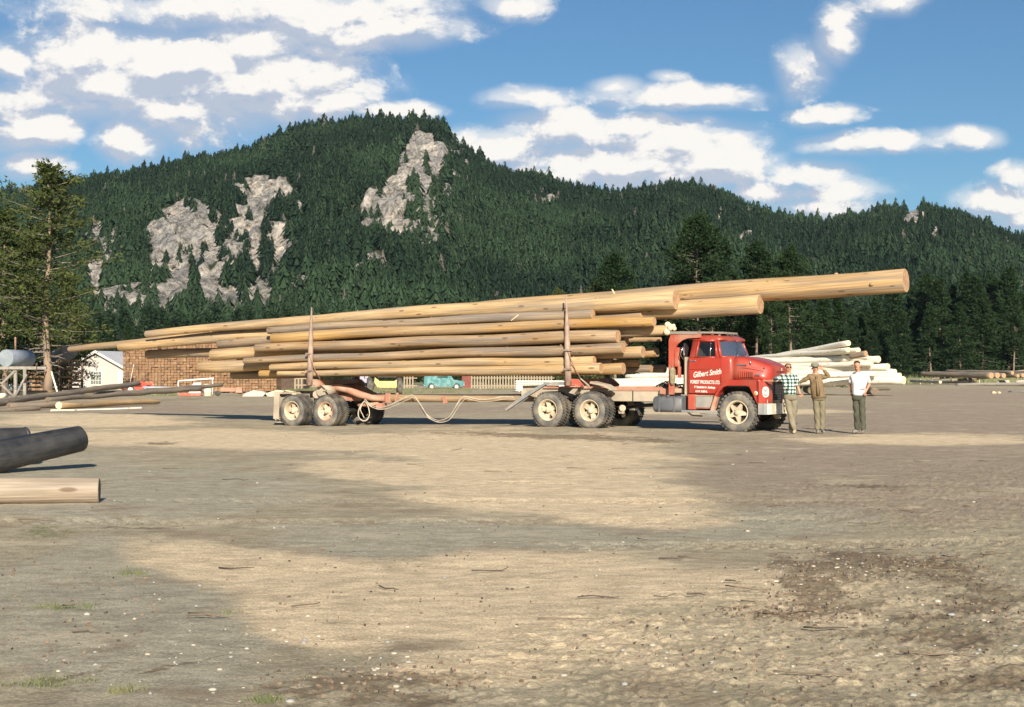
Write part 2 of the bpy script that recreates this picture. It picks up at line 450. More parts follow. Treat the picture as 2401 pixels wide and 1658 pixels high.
def gn(scale, det=6, rough_v=.6, stretch=None):
    v = geo.outputs['Position']
    if stretch:
        mp = N(t, 'ShaderNodeMapping'); mp.inputs['Scale'].default_value = stretch; t.links.new(v, mp.inputs[0]); v = mp.outputs[0]
    n = N(t, 'ShaderNodeTexNoise'); n.inputs['Scale'].default_value = scale; n.inputs['Detail'].default_value = det; n.inputs['Roughness'].default_value = rough_v
    t.links.new(v, n.inputs['Vector']); return n.outputs['Fac']
c = mixc(t, maprange(t, gn(1.3), .35, .65), (.47, .395, .275), (.40, .335, .23))
c = mixc(t, maprange(t, att('brown'), 0, 1, 0, .8), c, (.38, .295, .22))
c = mixc(t, maprange(t, att('grey'), 0, 1, 0, .8), c, (.44, .395, .295))
sandc = mixc(t, maprange(t, gn(3), .35, .7), (.80, .625, .41), (.71, .555, .365))
c = mixc(t, maprange(t, att('sand'), 0, 1, 0, 1), c, sandc)
mv = maprange(t, gn(5, 10, .78, (.7, 1.3, 1)), .36, .64, .74, 1.14)
mv2 = maprange(t, gn(55, 6, .75), .36, .64, .68, 1.18)
s4 = N(t, 'ShaderNodeCombineXYZ'); mvv = math_n(t, 'MULTIPLY', mv, mv2)
for i in range(3): t.links.new(mvv, s4.inputs[i])
c = mixc(t, 1.0, c, s4.outputs[0], 'MULTIPLY')
st_ = math_n(t, 'MULTIPLY', maprange(t, gn(.85, 10, .74), .53, .66, 0, .75), maprange(t, att('sand'), 0, 1, 1, .25))
c = mixc(t, st_, c, (.27, .195, .13))
st2 = math_n(t, 'MULTIPLY', maprange(t, gn(.5, 8, .7, (1, 1.4, 1)), .54, .68, 0, .6), maprange(t, att('sand'), 0, 1, 1, 0))
c = mixc(t, st2, c, (.62, .52, .37))
# flecks: bark chips and dark crumbs, pale stones, painted clod shadows
fl = maprange(t, gn(9, 8, .72, (.55, 1.6, 1)), .585, .67)
c = mixc(t, math_n(t, 'MULTIPLY', fl, maprange(t, gn(.6, 3), .38, .6, .15, .75)), c, (.11, .10, .08))
fl2 = maprange(t, gn(40, 5, .7), .58, .68, 0, .45)
c = mixc(t, fl2, c, (.16, .125, .09))
fl3 = maprange(t, gn(26, 5, .7), .63, .70, 0, .55)
c = mixc(t, fl3, c, (.62, .56, .45))
dk = maprange(t, math_n(t, 'MULTIPLY_ADD', gn(14, 7, .75), 1.5, math_n(t, 'SUBTRACT', att('dark'), 1.22)), 0.0, .7, 0, .85)
c = mixc(t, dk, c, (.15, .108, .07))
c = mixc(t, math_n(t, 'MULTIPLY', maprange(t, gn(24, 6, .8, (.6, 1.3, 1)), .54, .62, 0, .62), att('rough')), c, (.21, .165, .105))  # dark flecks painted as the tiny shadows between clods on rough dirt
c = mixc(t, math_n(t, 'MULTIPLY', maprange(t, gn(2.2, 6, .7), .45, .62, 0, .45), att('rough')), c, (.36, .32, .21))
c = mixc(t, math_n(t, 'MULTIPLY', att('green'), maprange(t, gn(18), .4, .6)), c, (.20, .20, .10))
c = mixc(t, math_n(t, 'MULTIPLY', att('lawn'), .85), c, (.13, .15, .06))
t.links.new(c, b.inputs['Base Color'])
bp = N(t, 'ShaderNodeBump'); bp.inputs['Strength'].default_value = .8; bp.inputs['Distance'].default_value = .035
t.links.new(gn(19, 9, .78), bp.inputs['Height']); t.links.new(bp.outputs[0], b.inputs['Normal'])
me = np_mesh('ground', V, Q, [gm], True, dict(sand=sand.ravel(), grey=grey.ravel(), dark=dark.ravel(), brown=brown.ravel(), green=green.ravel(), rough=rough_.ravel(), lawn=lawn.ravel()))
ground = link('ground', me); tag(ground, kind='structure')
def zg(x, y):       # height of the built ground under a point
    i = int(np.searchsorted(rowsY, y)) - 1; i = max(5, min(i, nr - 2))
    u = x / max(rowsY[i], 4.9); k = int(np.clip((u + .62) / 1.24 * (NU - 1), 1, NU - 3))
    return float(Z[i, k])

# ================================================================== HILLS
prof = [(-900,400),(-500,470),(-200,460),(0,442),(62,437),(145,421),(260,405),(364,384),(488,358),(582,343),(644,312),(727,286),(790,272),(831,272),(894,268),(998,270),(1039,281),(1070,317),(1101,338),(1143,374),(1195,393),(1247,400),(1340,426),(1434,447),(1496,442),(1538,434),(1579,429),(1631,426),(1704,447),(1766,483),(1850,504),(1922,506),(1974,504),(2036,494),(2078,483),(2140,480),(2182,478),(2234,488),(2286,509),(2348,535),(2401,556),(2700,600),(3100,560),(3600,640)]
pu = np.array([(p[0] - CX) / F for p in prof]); pe = np.array([(HZ - p[1] - 14) / F for p in prof])
YR, Y0 = 1200.0, 430.0
def ridge_e(u): return np.interp(u, pu, pe)
hu = np.linspace(-.70, .70, 1100); hy = np.concatenate([np.linspace(360, YR, 330), np.linspace(1225, 1700, 20)])
HY, HU = np.meshgrid(hy, hu, indexing='ij')
yr_u = YR + 60 * np.sin(HU * 9) * 0
he = ridge_e(HU) * YR
tt = np.clip((HY - Y0) / (YR - Y0), 0, 1)
HX = HU * HY
def hill_z(U, Y):
    e = ridge_e(U) * YR; t_ = np.clip((Y - Y0) / (YR - Y0), 0, 1)
    z = e * np.power(t_, 1.22)
    z = z + (fbm(U * 13 + 3, Y * .008, 4) - .5) * 62 * np.sin(np.clip(t_, 0, 1) * PI) * np.clip(t_ * 2, 0, 1)
    back = np.clip((Y - YR) / 500, 0, 1)
    return np.where(Y > YR, e * (1 - back * .9), z) - .8
HZm = hill_z(HU, HY)
# bare rock faces: outlines on the hillside
def poly_mask(px, py, poly):
    inside = np.zeros(px.shape, bool); n = len(poly); j = n - 1
    for i in range(n):
        xi, yi = poly[i]; xj, yj = poly[j]
        cnd = ((yi > py) != (yj > py)) & (px < (xj - xi) * (py - yi) / (yj - yi + 1e-9) + xi)
        inside ^= cnd; j = i
    return inside
K = 1.0389
ROCK = [[(930,300),(990,298),(1040,330),(1058,360),(1040,400),(1022,440),(1022,480),(1005,512),(985,545),(940,543),(905,512),(868,532),(838,512),(800,495),(832,448),(870,410),(903,392),(893,350),(900,320)],
 [(530,408),(600,398),(645,402),(672,440),(686,490),(660,518),(612,500),(580,482),(545,470),(525,435)],
 [(352,490),(385,462),(430,450),(490,465),(545,498),(600,508),(655,525),(668,565),(640,585),(590,560),(545,575),(500,565),(455,600),(415,565),(370,555),(335,530)],
 [(375,572),(425,590),(440,645),(410,680),(352,705),(280,705),(225,690),(190,640),(205,600),(255,615),(310,620),(345,590)],
 [(200,510),(262,498),(275,540),(262,600),(222,610),(205,560)],
 [(440,640),(500,600),(560,585),(640,580),(700,610),(705,655),(650,680),(590,690),(520,705),(460,695)],
 [(1205,450),(1220,410),(1240,420),(1252,450),(1225,462)],[(1618,490),(1640,470),(1655,500),(1640,520)],[(1660,540),(1690,515),(1705,545),(1680,555)],
 [(2028,485),(2045,472),(2068,478),(2068,498),(2040,502)],[(2098,515),(2120,505),(2128,522),(2105,528)],[(790,590),(860,565),(870,590),(820,610)],[(540,530),(650,505),(672,570),(600,600),(540,590)]]
def rock_mask(px, py):
    r = np.zeros(px.shape, bool)
    wx = (fbm(px * .03, py * .03, 4) - .5) * 26; wy = (fbm(px * .03 + 50, py * .03, 4) - .5) * 24
    wx += (fbm(px * .12, py * .05, 3) - .5) * 22
    for p in ROCK: r |= poly_mask(px + wx, py + wy, [(a * K, b2 * K) for a, b2 in p])
    return r & (fbm(px * .055 + 3, py * .035, 4) > .31)
hpx = HU * F + CX; hpy = HZ - (HZm - HC) / HY * F
rock = (rock_mask(hpx, hpy) | rock_mask(hpx, hpy - 12) | rock_mask(hpx, hpy - 20)).astype(float)
for _ in range(2):
    rr = rock.copy(); rr[1:-1, 1:-1] = (rock[1:-1, 1:-1] * 2 + rock[:-2, 1:-1] + rock[2:, 1:-1] + rock[1:-1, :-2] + rock[1:-1, 2:]) / 6; rock = rr
# crags: push the rock in and out along the slope
ra, rb_ = HX * .72 + HZm * .69, HX * -.69 + HZm * .72      # strata dipping down to the left
cr = (np.abs(fbm(ra * .022, rb_ * .075, 5) - .5) * 2) ; cr2 = fbm(ra * .06 + 7, rb_ * .22, 4) - .5
HYd = HY - rock * (cr * 34 + cr2 * 18)
HYd = HYd - rock * (fbm(ra * .25, rb_ * .5, 3) - .5) * 9
HZd = HZm + rock * (fbm(HX * .09, HZm * .2, 4) - .5) * 9
V = np.stack([HX.ravel(), HYd.ravel(), HZd.ravel()], 1)
nr2, nu2 = HY.shape
ii = (np.arange(nr2 - 1)[:, None] * nu2 + np.arange(nu2 - 1)[None]).ravel()
Q = np.stack([ii, ii + 1, ii + nu2 + 1, ii + nu2], 1)
hm = bpy.data.materials.new('hillside'); hm.use_nodes = True
t = hm.node_tree; b = t.nodes['Principled BSDF']; b.inputs['Roughness'].default_value = .95; b.inputs['Specular IOR Level'].default_value = .1
geo = N(t, 'ShaderNodeNewGeometry')
floor_c = mixc(t, maprange(t, gn(.05), .45, .68), (.035, .055, .03), (.13, .115, .06))
rk = mixc(t, maprange(t, gn(.05, 8, .65, (1, 1, .8)), .38, .62), (.62, .55, .48), (.33, .315, .30))
mpr = N(t, 'ShaderNodeMapping'); mp0 = N(t, 'ShaderNodeMapping'); mp0.inputs['Rotation'].default_value = (0, R(40), 0); t.links.new(geo.outputs['Position'], mp0.inputs[0]); mpr.inputs['Scale'].default_value = (.55, .5, 1.15); t.links.new(mp0.outputs[0], mpr.inputs[0])
nrk = N(t, 'ShaderNodeTexNoise'); nrk.inputs['Scale'].default_value = .30; nrk.inputs['Detail'].default_value = 10; nrk.inputs['Roughness'].default_value = .85; t.links.new(mpr.outputs[0], nrk.inputs['Vector'])
crk = math_n(t, 'MULTIPLY', maprange(t, nrk.outputs['Fac'], .42, .55, .45, 1.15), maprange(t, math_n(t, 'ABSOLUTE', math_n(t, 'SUBTRACT', gn(.075, 9, .72, (1, 1, .7)), .5)), .0, .022, .35, 1.0))
s3 = N(t, 'ShaderNodeCombineXYZ')
for i in range(3): t.links.new(crk, s3.inputs[i])
rk = mixc(t, 1, rk, s3.outputs[0], 'MULTIPLY')
t.links.new(mixc(t, maprange(t, att('rock'), .3, .6), floor_c, rk), b.inputs['Base Color'])
bp = N(t, 'ShaderNodeBump'); bp.inputs['Strength'].default_value = .9; bp.inputs['Distance'].default_value = 4
t.links.new(nrk.outputs['Fac'], bp.inputs['Height']); t.links.new(bp.outputs[0], b.inputs['Normal'])
me = np_mesh('hills', V, Q, [hm], True, dict(rock=rock.ravel()))
hills = link('hills', me); tag(hills, kind='structure')

# ================================================================== CONIFERS
def leaf_mat(name, c1, c2, trans=.12, hue_noise=.5):
    m = bpy.data.materials.new(name); m.use_nodes = True
    t = m.node_tree; b = t.nodes['Principled BSDF']; b.inputs['Roughness'].default_value = .75; b.inputs['Specular IOR Level'].default_value = .2
    ge = N(t, 'ShaderNodeNewGeometry'); at_ = N(t, 'ShaderNodeAttribute'); at_.attribute_name = 'tint'
    oi = N(t, 'ShaderNodeObjectInfo')
    f = math_n(t, 'MULTIPLY_ADD', ge.outputs['Random Per Island'], .45, math_n(t, 'MULTIPLY_ADD', at_.outputs['Fac'], .55, math_n(t, 'MULTIPLY_ADD', oi.outputs['Random'], .3, -.15)), clamp=True)
    col = mixc(t, f, c1, c2)
    col = mixc(t, maprange(t, at_.outputs['Fac'], 1.4, 1.8), col, (.11, .10, .08))
    t.links.new(col, b.inputs['Base Color'])
    tr = N(t, 'ShaderNodeBsdfTranslucent'); t.links.new(col, tr.inputs[0])
    mx = N(t, 'ShaderNodeMixShader'); mx.inputs[0].default_value = trans
    out = t.nodes['Material Output']
    t.links.new(b.outputs[0], mx.inputs[1]); t.links.new(tr.outputs[0], mx.inputs[2]); t.links.new(mx.outputs[0], out.inputs[0])
    return m
M_FAR = leaf_mat('far_conifer', (.003, .012, .006), (.036, .066, .029))
M_PINE = leaf_mat('pine_needles', (.016, .040, .012), (.115, .125, .036), .2)
M_FIR = leaf_mat('fir_needles', (.006, .021, .008), (.028, .050, .014), .1)
M_BARK = mat('pine_bark', (.24, .17, .12), (.14, .10, .075), .9, scale=3, stretch=(3, 3, .6), bump=.6, bscale=8)
M_BARK_RED = mat('red_pine_bark', (.27, .185, .12), (.17, .13, .10), .85, scale=1.2, stretch=(1.5, 1.5, .5), bump=.5, bscale=9)
M_SNAG = mat('dead_branch', (.26, .22, .18), (.17, .14, .11), .9, scale=4)

def far_tmpl(seed, layers, spikes):
    r = np.random.default_rng(seed); V = []; T = []
    for l in range(layers):
        f = l / layers
        h = .12 + .88 * f; rad = (1 - f) ** .62 * .5 * r.uniform(.85, 1.15) * (0.7 if l == 0 else 1)
        for k in range(spikes):
            a = 2 * PI * (k + r.uniform(-.35, .35)) / spikes + l * .7
            w = PI / spikes * r.uniform(.45, .8); rr = rad * r.uniform(.55, 1.3)
            top = min(1.0, h + .30 * (1 - f) + .05)
            n0 = len(V); dz = r.uniform(-.03, .05)
            V += [(0, 0, top), (rr * math.cos(a - w), rr * math.sin(a - w), h + dz - .05), (rr * 1.15 * math.cos(a), rr * 1.15 * math.sin(a), h + dz - .085), (rr * math.cos(a + w), rr * math.sin(a + w), h + dz - .05)]
            T += [(n0, n0 + 1, n0 + 2), (n0, n0 + 2, n0 + 3)]
    n0 = len(V); V += [(-.03, 0, 0), (.03, 0, 0), (0, 0, 1.02), (0, .03, 0)]; T += [(n0, n0 + 1, n0 + 2), (n0 + 1, n0 + 3, n0 + 2)]
    return np.array(V), np.array(T)
tm_hi = [far_tmpl(i, 6, 6) for i in range(5)]; tm_lo = [far_tmpl(50 + i, 6, 5) for i in range(5)]
def merge_trees(name, X, Y, Zb, Hh, Wd, tint, tmpl, mats):
    Vs = []; Ts = []; A = []; off = 0; r = np.random.default_rng(5)
    pick = r.integers(0, len(tmpl), len(X)); rot = r.uniform(0, 2 * PI, len(X))
    for k, (tv, tf) in enumerate(tmpl):
        s = pick == k; n = s.sum()
        if not n: continue
        c, sn = np.cos(rot[s])[:, None], np.sin(rot[s])[:, None]
        w = Wd[s][:, None]
        vx = X[s][:, None] + (tv[None, :, 0] * c - tv[None, :, 1] * sn) * w
        vy = Y[s][:, None] + (tv[None, :, 0] * sn + tv[None, :, 1] * c) * w
        vz = Zb[s][:, None] + tv[None, :, 2] * Hh[s][:, None]
        Vs.append(np.stack([vx, vy, vz], 2).reshape(-1, 3))
        Ts.append((tf[None] + (np.arange(n) * len(tv))[:, None, None]).reshape(-1, 3) + off)
        A.append(np.repeat(tint[s], len(tv))); off += n * len(tv)
    return np_mesh(name, np.concatenate(Vs), np.concatenate(Ts), mats, False, dict(tint=np.concatenate(A)))
r = np.random.default_rng(11)
NT = 66000
cu = r.uniform(-.50, .50, NT); cy = np.sqrt(r.uniform(455 ** 2, (YR + 40) ** 2, NT))
dd = fbm(cu * 60, cy * .05, 4)
cz = hill_z(cu, cy)
cpx = cu * F + CX; cpy = HZ - (cz - HC) / cy * F
rk_ = rock_mask(cpx, cpy) | rock_mask(cpx, cpy - 12) | rock_mask(cpx, cpy - 22); clump = fbm(cpx * .035, cpy * .018 + 9, 4)
keep = np.where(rk_, (clump > .515) & (r.random(NT) < .40), r.random(NT) < np.where(dd > .40, 1, .75))
thin = (fbm(cu * 40 + 7, cy * .03, 3) > .63) & (r.random(NT) < .6)
keep &= ~thin
cu, cy, cz = cu[keep], cy[keep], cz[keep]; rkk = rk_[keep]
hh = r.uniform(5.5, 11.5, len(cu)) * np.where(r.random(len(cu)) < .12, 1.4, 1) * np.where(rkk, 1.15, 1)
wd = hh * r.uniform(.42, .66, len(cu)); tn = np.clip((fbm(cu * 11, cy * .009, 4) - .5) * 3.4 + .42 + r.normal(0, .22, len(cu)), 0, 1); tn[r.random(len(cu)) < .010] = 2.2
near_ = cy < 800
for nm_, s_, tm_ in (('hillside_forest', np.ones(len(cu), bool), tm_hi),):
    me = merge_trees(nm_, cu[s_] * cy[s_], cy[s_], cz[s_] - .3, hh[s_], wd[s_], tn[s_], tm_, [M_FAR])
    fo = link('hillside_forest', me); tag(fo, 'dense dark green conifer forest covering the rocky hillside', 'forest', kind='stuff')

def conifer(seed, H, base, Rmax, nbr, clumps, leaf, ntri, lean=0.0, shape='pine', dead=0, trunk_r=.22, asym=0.0):
    len_b = 1
    r = np.random.default_rng(seed); V = []; T = []; A = []
    tb = MB()
    tp = [(lean * (z / H) ** 2 * H * .3 + .12 * math.sin(z * .5 + seed), .1 * math.cos(z * .4 + seed), z) for z in np.linspace(0, H * .97, 12)]
    tp[0] = (0, 0, -.3)
    tb.tube(tp, [trunk_r * 1.25] + [trunk_r * (1 - .93 * i / 11) for i in range(1, 12)], 8)
    def trunk_at(z):
        f = z / (H * .97) * 11; i = min(int(f), 10); a = Vector(tp[i]); b_ = Vector(tp[i + 1]); return a.lerp(b_, f - i)
    for i in range(nbr):
        f = (i + r.random()) / nbr
        z = base + (H - base) * f ** .92
        if shape == 'pine': rad = Rmax * (math.sin(PI * min(1, (f * .86 + .16))) ** .62) * (1 - f * .28)
        elif shape == 'open': rad = Rmax * (1 - f) ** .42 * r.choice([.45, .8, 1.0, 1.1]) * (1.0 if f < .9 else .7)
        elif shape == 'broad': rad = Rmax * (1 - f) ** .55 * (.75 + .25 * min(1, f * 5))
        else: rad = Rmax * (1 - f) ** .8 * (.8 + .2 * min(1, f * 6))
        rad = max(rad * r.uniform(.55, 1.12), .25)
        a = r.uniform(0, 2 * PI)
        rad *= 1 + asym * math.cos(a)
        up = (r.uniform(-.18, .3) + .55 * f ** 2) if shape in ('pine', 'open') else r.uniform(-.32, .02) + .5 * f ** 3
        o = trunk_at(z); d = Vector((math.cos(a), math.sin(a), up))
        tip = o + d * rad
        mid = o + d * rad * .5 + Vector((0, 0, -.04 * rad))
        tb.tube([o, mid, tip], [max(.016, .035 * rad / 3 + .01), .018, .006], 4, mi=min(1, len_b), caps=False)
        for c_ in range(clumps):
            g_ = r.uniform(.28 if shape == 'pine' else .12, 1.03)
            side = r.normal(0, .13 + .1 * (1 - g_), 1)[0] * rad
            p = o + d * rad * g_ + Vector((-math.sin(a), math.cos(a), 0)) * side + Vector((0, 0, r.normal(0, .12)))
            tint = np.clip(.25 + .5 * g_ * r.random() + r.normal(0, .15), 0, 1)
            for k in range(ntri):
                q = p + Vector(r.normal(0, leaf * .55, 3))
                dv = Vector(r.normal(0, 1, 3)) + d * 1.1 + Vector((0, 0, .25)); dv.normalize(); dv *= leaf * r.uniform(.7, 1.3)
                sv = dv.cross(Vector(r.normal(0, 1, 3)));
                if sv.length < 1e-5: continue
                sv.normalize(); sv *= leaf * r.uniform(.2, .34)
                n0 = len(V); V += [tuple(q - sv), tuple(q + sv), tuple(q + dv)]; T.append((n0, n0 + 1, n0 + 2)); A += [tint] * 3
    for i in range(dead):
        z = r.uniform(base * .35, base * 1.1 + 1); a = r.uniform(0, 2 * PI); L = r.uniform(.6, 1.8)
        o = trunk_at(z); tb.tube([o, o + Vector((math.cos(a) * L * .6, math.sin(a) * L * .6, -.05)), o + Vector((math.cos(a) * L, math.sin(a) * L, r.uniform(-.4, .35)))], [.045, .03, .01], 5, mi=1, caps=False)
    return np.array(V), np.array(T), np.array(A), tb
TREE_CACHE = {}
def tree_proto(key, name, leafmat, barkmats, **kw):
    V, T, A, tb = conifer(**kw)
    TREE_CACHE[key] = (np_mesh('crown', V, T, [leafmat], False, dict(tint=A)), tb.mesh('trunk', barkmats), name, kw['H'])
def plant_tree(key, x, y, h, label, group=None, rz=None, wide=1.0, z=None):
    cm, tm, name, H = TREE_CACHE[key]
    s = h / H
    e = empty(name, (x, y, (zg(x, y) if z is None else z) - .05), rz if rz is not None else random.random() * 6.28, label, 'tree', group)
    e.scale = (s * wide, s * wide, s)
    link('crown', cm, e); link('trunk', tm, e)
    return e
random.seed(3)
tree_proto('bigpine', 'pine_tree', M_PINE, [M_BARK_RED, M_SNAG], seed=21, H=15.6, base=3.4, Rmax=4.4, nbr=112, clumps=9, leaf=.26, ntri=9, shape='open', dead=22, trunk_r=.25)
tree_proto('bushy', 'pine_tree', M_PINE, [M_BARK, M_SNAG], seed=22, H=13, base=1.0, Rmax=3.6, nbr=120, clumps=9, leaf=.27, ntri=8, shape='broad', dead=4, trunk_r=.2)
for i in range(3):
    tree_proto('pine%d' % i, 'pine_tree', M_FIR, [M_BARK, M_SNAG], seed=30 + i, H=16, base=5.8, Rmax=3.5, nbr=120, clumps=10, leaf=.34, ntri=9, shape='pine', dead=16, trunk_r=.2)
for i in range(4):
    tree_proto('fir%d' % i, 'fir_tree', M_FIR, [M_BARK, M_SNAG], seed=40 + i, H=16, base=.9, Rmax=3.3 + .2 * i, nbr=115, clumps=10, leaf=.38, ntri=8, shape='fir', dead=2, trunk_r=.18)
for i in range(3):
    tree_proto('mid%d' % i, 'fir_tree', M_FAR, [M_BARK, M_SNAG], seed=60 + i, H=12, base=.5, Rmax=2.5, nbr=46, clumps=6, leaf=.5, ntri=5, shape='fir', trunk_r=.15)

def tree_px(key, px, top, d, label, group=None, wide=1.0, rz=None):
    x = (px - CX) / F * d; h = HC + (HZ - top) / F * d
    return plant_tree(key, x, d, h, label, group, rz, wide)
# left edge
tree_px('bigpine', 112, 392, 98, 'tall pine with a bare reddish trunk beside the lumber stacks', wide=1.25, rz=.4)
tree_px('bushy', 10, 500, 104, 'bushy yellow-green pine at the left edge behind the tank', wide=1.15)
tree_px('bushy', 62, 560, 112, 'shorter bushy pine between the tank and the tall bare-trunked pine', wide=1.0)
tree_px('bushy', -95, 470, 108, 'bushy pine just past the left edge of the yard', wide=1.2)
tree_px('bushy', 165, 640, 120, 'low bushy pine right behind the white house gable', wide=.95)
# above the load
tree_px('pine0', 1440, 600, 150, 'round-topped pine standing alone above the middle of the pole load', wide=1.05)
tree_px('bushy', 1400, 668, 155, 'low yellowish pine beside the lone round-topped pine', wide=.9)
tree_px('bushy', 1310, 680, 160, 'smallest yellowish pine just above the load', wide=.9)
tree_px('pine1', 1636, 512, 150, 'tallest pine of the twin pair, thick crown on a bare grey trunk', wide=1.0)
tree_px('pine2', 1668, 540, 156, 'slightly shorter pine of the twin pair, directly right of the tallest', wide=1.05)
tree_px('pine0', 1776, 575, 150, 'pine with a rounded crown right of the twin pair', wide=.95)
tree_px('pine1', 1852, 585, 148, 'pine with a forked pale bare trunk behind the peeled poles', wide=.95)
tree_px('pine2', 1808, 660, 142, 'slender dark pine behind the hood of the truck', wide=.7)
tree_px('pine1', 1712, 640, 165, 'dark pine behind the roof of the red cab', wide=.9)
rr = random.Random(9)
xs = [(1560,700),(1600,720),(1500,715),(1740,705),(1890,690),(1930,700),(1965,705),(1480,740),(1830,720),(1690,730),(1770,735)]
for i, (px, top) in enumerate(xs):
    tree_px('fir%d' % (i % 4), px, top - 10, 165 + rr.uniform(-10, 25), 'dark fir in the shaded thicket behind the red truck', 'firs in the shaded thicket behind the truck', wide=1.15)
right = [(1985,690,190),(2020,700,200),(2060,690,190),(2098,640,195),(2135,655,210),(2168,630,200),(2200,655,190),(2232,640,205),(2262,625,200),(2296,640,190),(2330,635,205),(2362,625,195),(2395,645,200),(2430,630,205),(2470,640,200),
         (2045,735,175),(2118,700,178),(2185,690,180),(2246,705,176),(2312,690,178),(2378,700,176),(2440,690,178)]
for i, (px, top, d) in enumerate(right):
    tree_px('fir%d' % (i % 4) if i % 5 else 'pine%d' % (i % 3), px + rr.uniform(-6, 6), top + 22 + rr.uniform(-26, 30), d + 125, 'dark fir in the tall stand at the right edge of the yard', 'firs standing at the right edge of the yard', wide=1.25 if i % 5 else 1.0)
bk = [(x, 745 + rr.uniform(-25, 15), 350 + rr.uniform(-10, 15)) for x in range(1960, 2480, 34)]
for i, (px, top, d) in enumerate(bk):
    tree_px('fir%d' % (i % 4), px, top, d, 'dark fir filling the back of the right-hand stand', 'firs at the back of the right-hand stand', wide=1.6)
# valley floor belt below the hill
for i in range(120):
    px = -60 + i * 14.5 + rr.uniform(-8, 8); d = rr.uniform(300, 430)
    top = 745 + rr.uniform(-28, 22) - (12 if px > 900 else 0)
    if px < 230: top += 10
    tree_px('mid%d' % (i % 3), px, top, d, 'dark conifer in the belt along the foot of the rocky hill', 'conifers along the foot of the hill', wide=1.15)
for i in range(26):
    px = 1660 + i * 32 + rr.uniform(-12, 12)
    tree_px('mid%d' % (i % 3), px, 722 + rr.uniform(-25, 25), rr.uniform(390, 450), 'distant dark conifer rising behind the right-hand stand', 'distant conifers behind the right-hand stand', wide=1.1)
for i, (px, top) in enumerate([(215,765),(255,790),(300,775),(340,800),(390,770),(430,795),(480,772),(530,790),(590,780),(640,805),(690,790),(735,790)]):
    tree_px('fir%d' % (i % 4), px, top - 14, rr.uniform(200, 240), 'young fir in the row behind the stack of ties', 'young firs behind the stack of ties', wide=1.1)
for i, px in enumerate(range(760, 1440, 42)):
    tree_px('fir%d' % (i % 4), px, 790 + rr.uniform(-15, 15), rr.uniform(205, 235), 'young fir in the row behind the picket fence', 'young firs behind the picket fence', wide=1.25)

# ================================================================== SMALL GROUND COVER
def scatter(name, n, regs, fn, mats, label, cat, seed):
    r = np.random.default_rng(seed); mb = MB()
    for i in range(n):
        px, py, rx, ry = regs[r.integers(0, len(regs))]
        a = r.uniform(0, 2 * PI); q = math.sqrt(r.random())
        X_, Y_ = ground_at(px + rx * q * math.cos(a), max(895, py + ry * q * math.sin(a)))
        fn(mb, r, X_, Y_, zg(X_, Y_))
    o = mb.obj(name, mats, fixn=False); tag(o, label, cat, kind='stuff')
def stone(mb, r, x, y, z):
    s = min(.035, abs(r.normal(0, .006)) + .004) * (1 if y < 20 else 1.3)
    mb.ball((x, y, z + s * .2), (s * r.uniform(.8, 1.7), s * r.uniform(.8, 1.4), s * .55), mi=int(r.integers(0, 2)), seg=6, rings=4)
M_ST1 = mat('pale_pebble', (.46, .41, .32), (.36, .31, .24), .8, scale=3)
M_ST2 = mat('grey_pebble', (.26, .25, .23), (.36, .35, .32), .8, scale=3)
scatter('pebbles', 380, [(1100,1450,900,180),(1900,1500,500,150),(600,1560,500,90),(1200,1150,1200,130),(1950,1330,200,40)], stone, [M_ST1, M_ST2], 'loose pale pebbles scattered over the dirt yard', 'pebbles', 3)
def chip(mb, r, x, y, z):
    L = r.uniform(.006, .030) * (1 if y < 15 else 1.5); w = L * r.uniform(.08, .3); a = r.uniform(0, PI) if r.random() < .5 else r.normal(0, .3)
    w *= .8; ca, sa = math.cos(a), math.sin(a); h = .004 + r.random() * .008; b1, b2 = r.normal(0, .35) * w, r.normal(0, .5) * w
    q = [(-L * .5, b1), (-L * .15, w * .5), (L * .3, w * .3 + b2), (L * .5, b2), (L * .1, -w * .5), (-L * .3, -w * .35)]
    vs = [(x + u_ * ca - v_ * sa, y + u_ * sa + v_ * ca, z + hz + (k % 3) * .002) for hz in (-.002, h) for k, (u_, v_) in enumerate(q)]
    mb.add(vs, [tuple(range(6, 12))] + [(k, (k + 1) % 6, (k + 1) % 6 + 6, k + 6) for k in range(6)], int(r.integers(0, 3)))
M_C1 = mat('bark_brown', (.13, .085, .055)); M_C2 = mat('bark_grey', (.19, .14, .095)); M_C3 = mat('bark_dark', (.075, .055, .04))
scatter('bark_debris', 2300, [(1980,1330,230,40),(2060,1310,260,34),(1900,1385,110,60),(2210,1350,150,30),(1880,1440,190,22),(2300,1430,200,60),(880,1600,280,44),(1960,1500,460,130),(1300,1400,700,200),(120,1400,260,160),(1200,1250,1200,360),(2000,1180,500,120),(1900,1550,600,120),(1300,1020,700,16)], chip, [M_C1, M_C2, M_C3], 'brown bark scraps and splinters strewn over the dirt', 'bark debris', 4)
def stick(mb, r, x, y, z):
    L = r.uniform(.08, .4); a = r.normal(0, .45); rad = r.uniform(.002, .006)
    p = [(x + math.cos(a) * L * k + r.normal(0, .02), y + math.sin(a) * L * k + r.normal(0, .02), z + .012 + r.uniform(0, .02)) for k in (-.5, -.1, .25, .5)]
    mb.tube(p, [rad, rad, rad * .8, rad * .5], 4, mi=int(r.integers(0, 3)))
scatter('fallen_twigs', 90, [(400,1300,400,250),(1300,1250,900,250),(1900,1400,500,200),(1340,1075,500,50),(2200,1200,200,150)], stick, [M_C1, M_C2, M_C3], 'thin broken twigs lying across the dirt yard', 'twigs', 5)
M_GR = mat('green_blades', (.09, .105, .04), (.14, .135, .06), .8, scale=2); M_GR2 = mat('dry_blades', (.20, .19, .085), (.13, .14, .06), .8, scale=2)
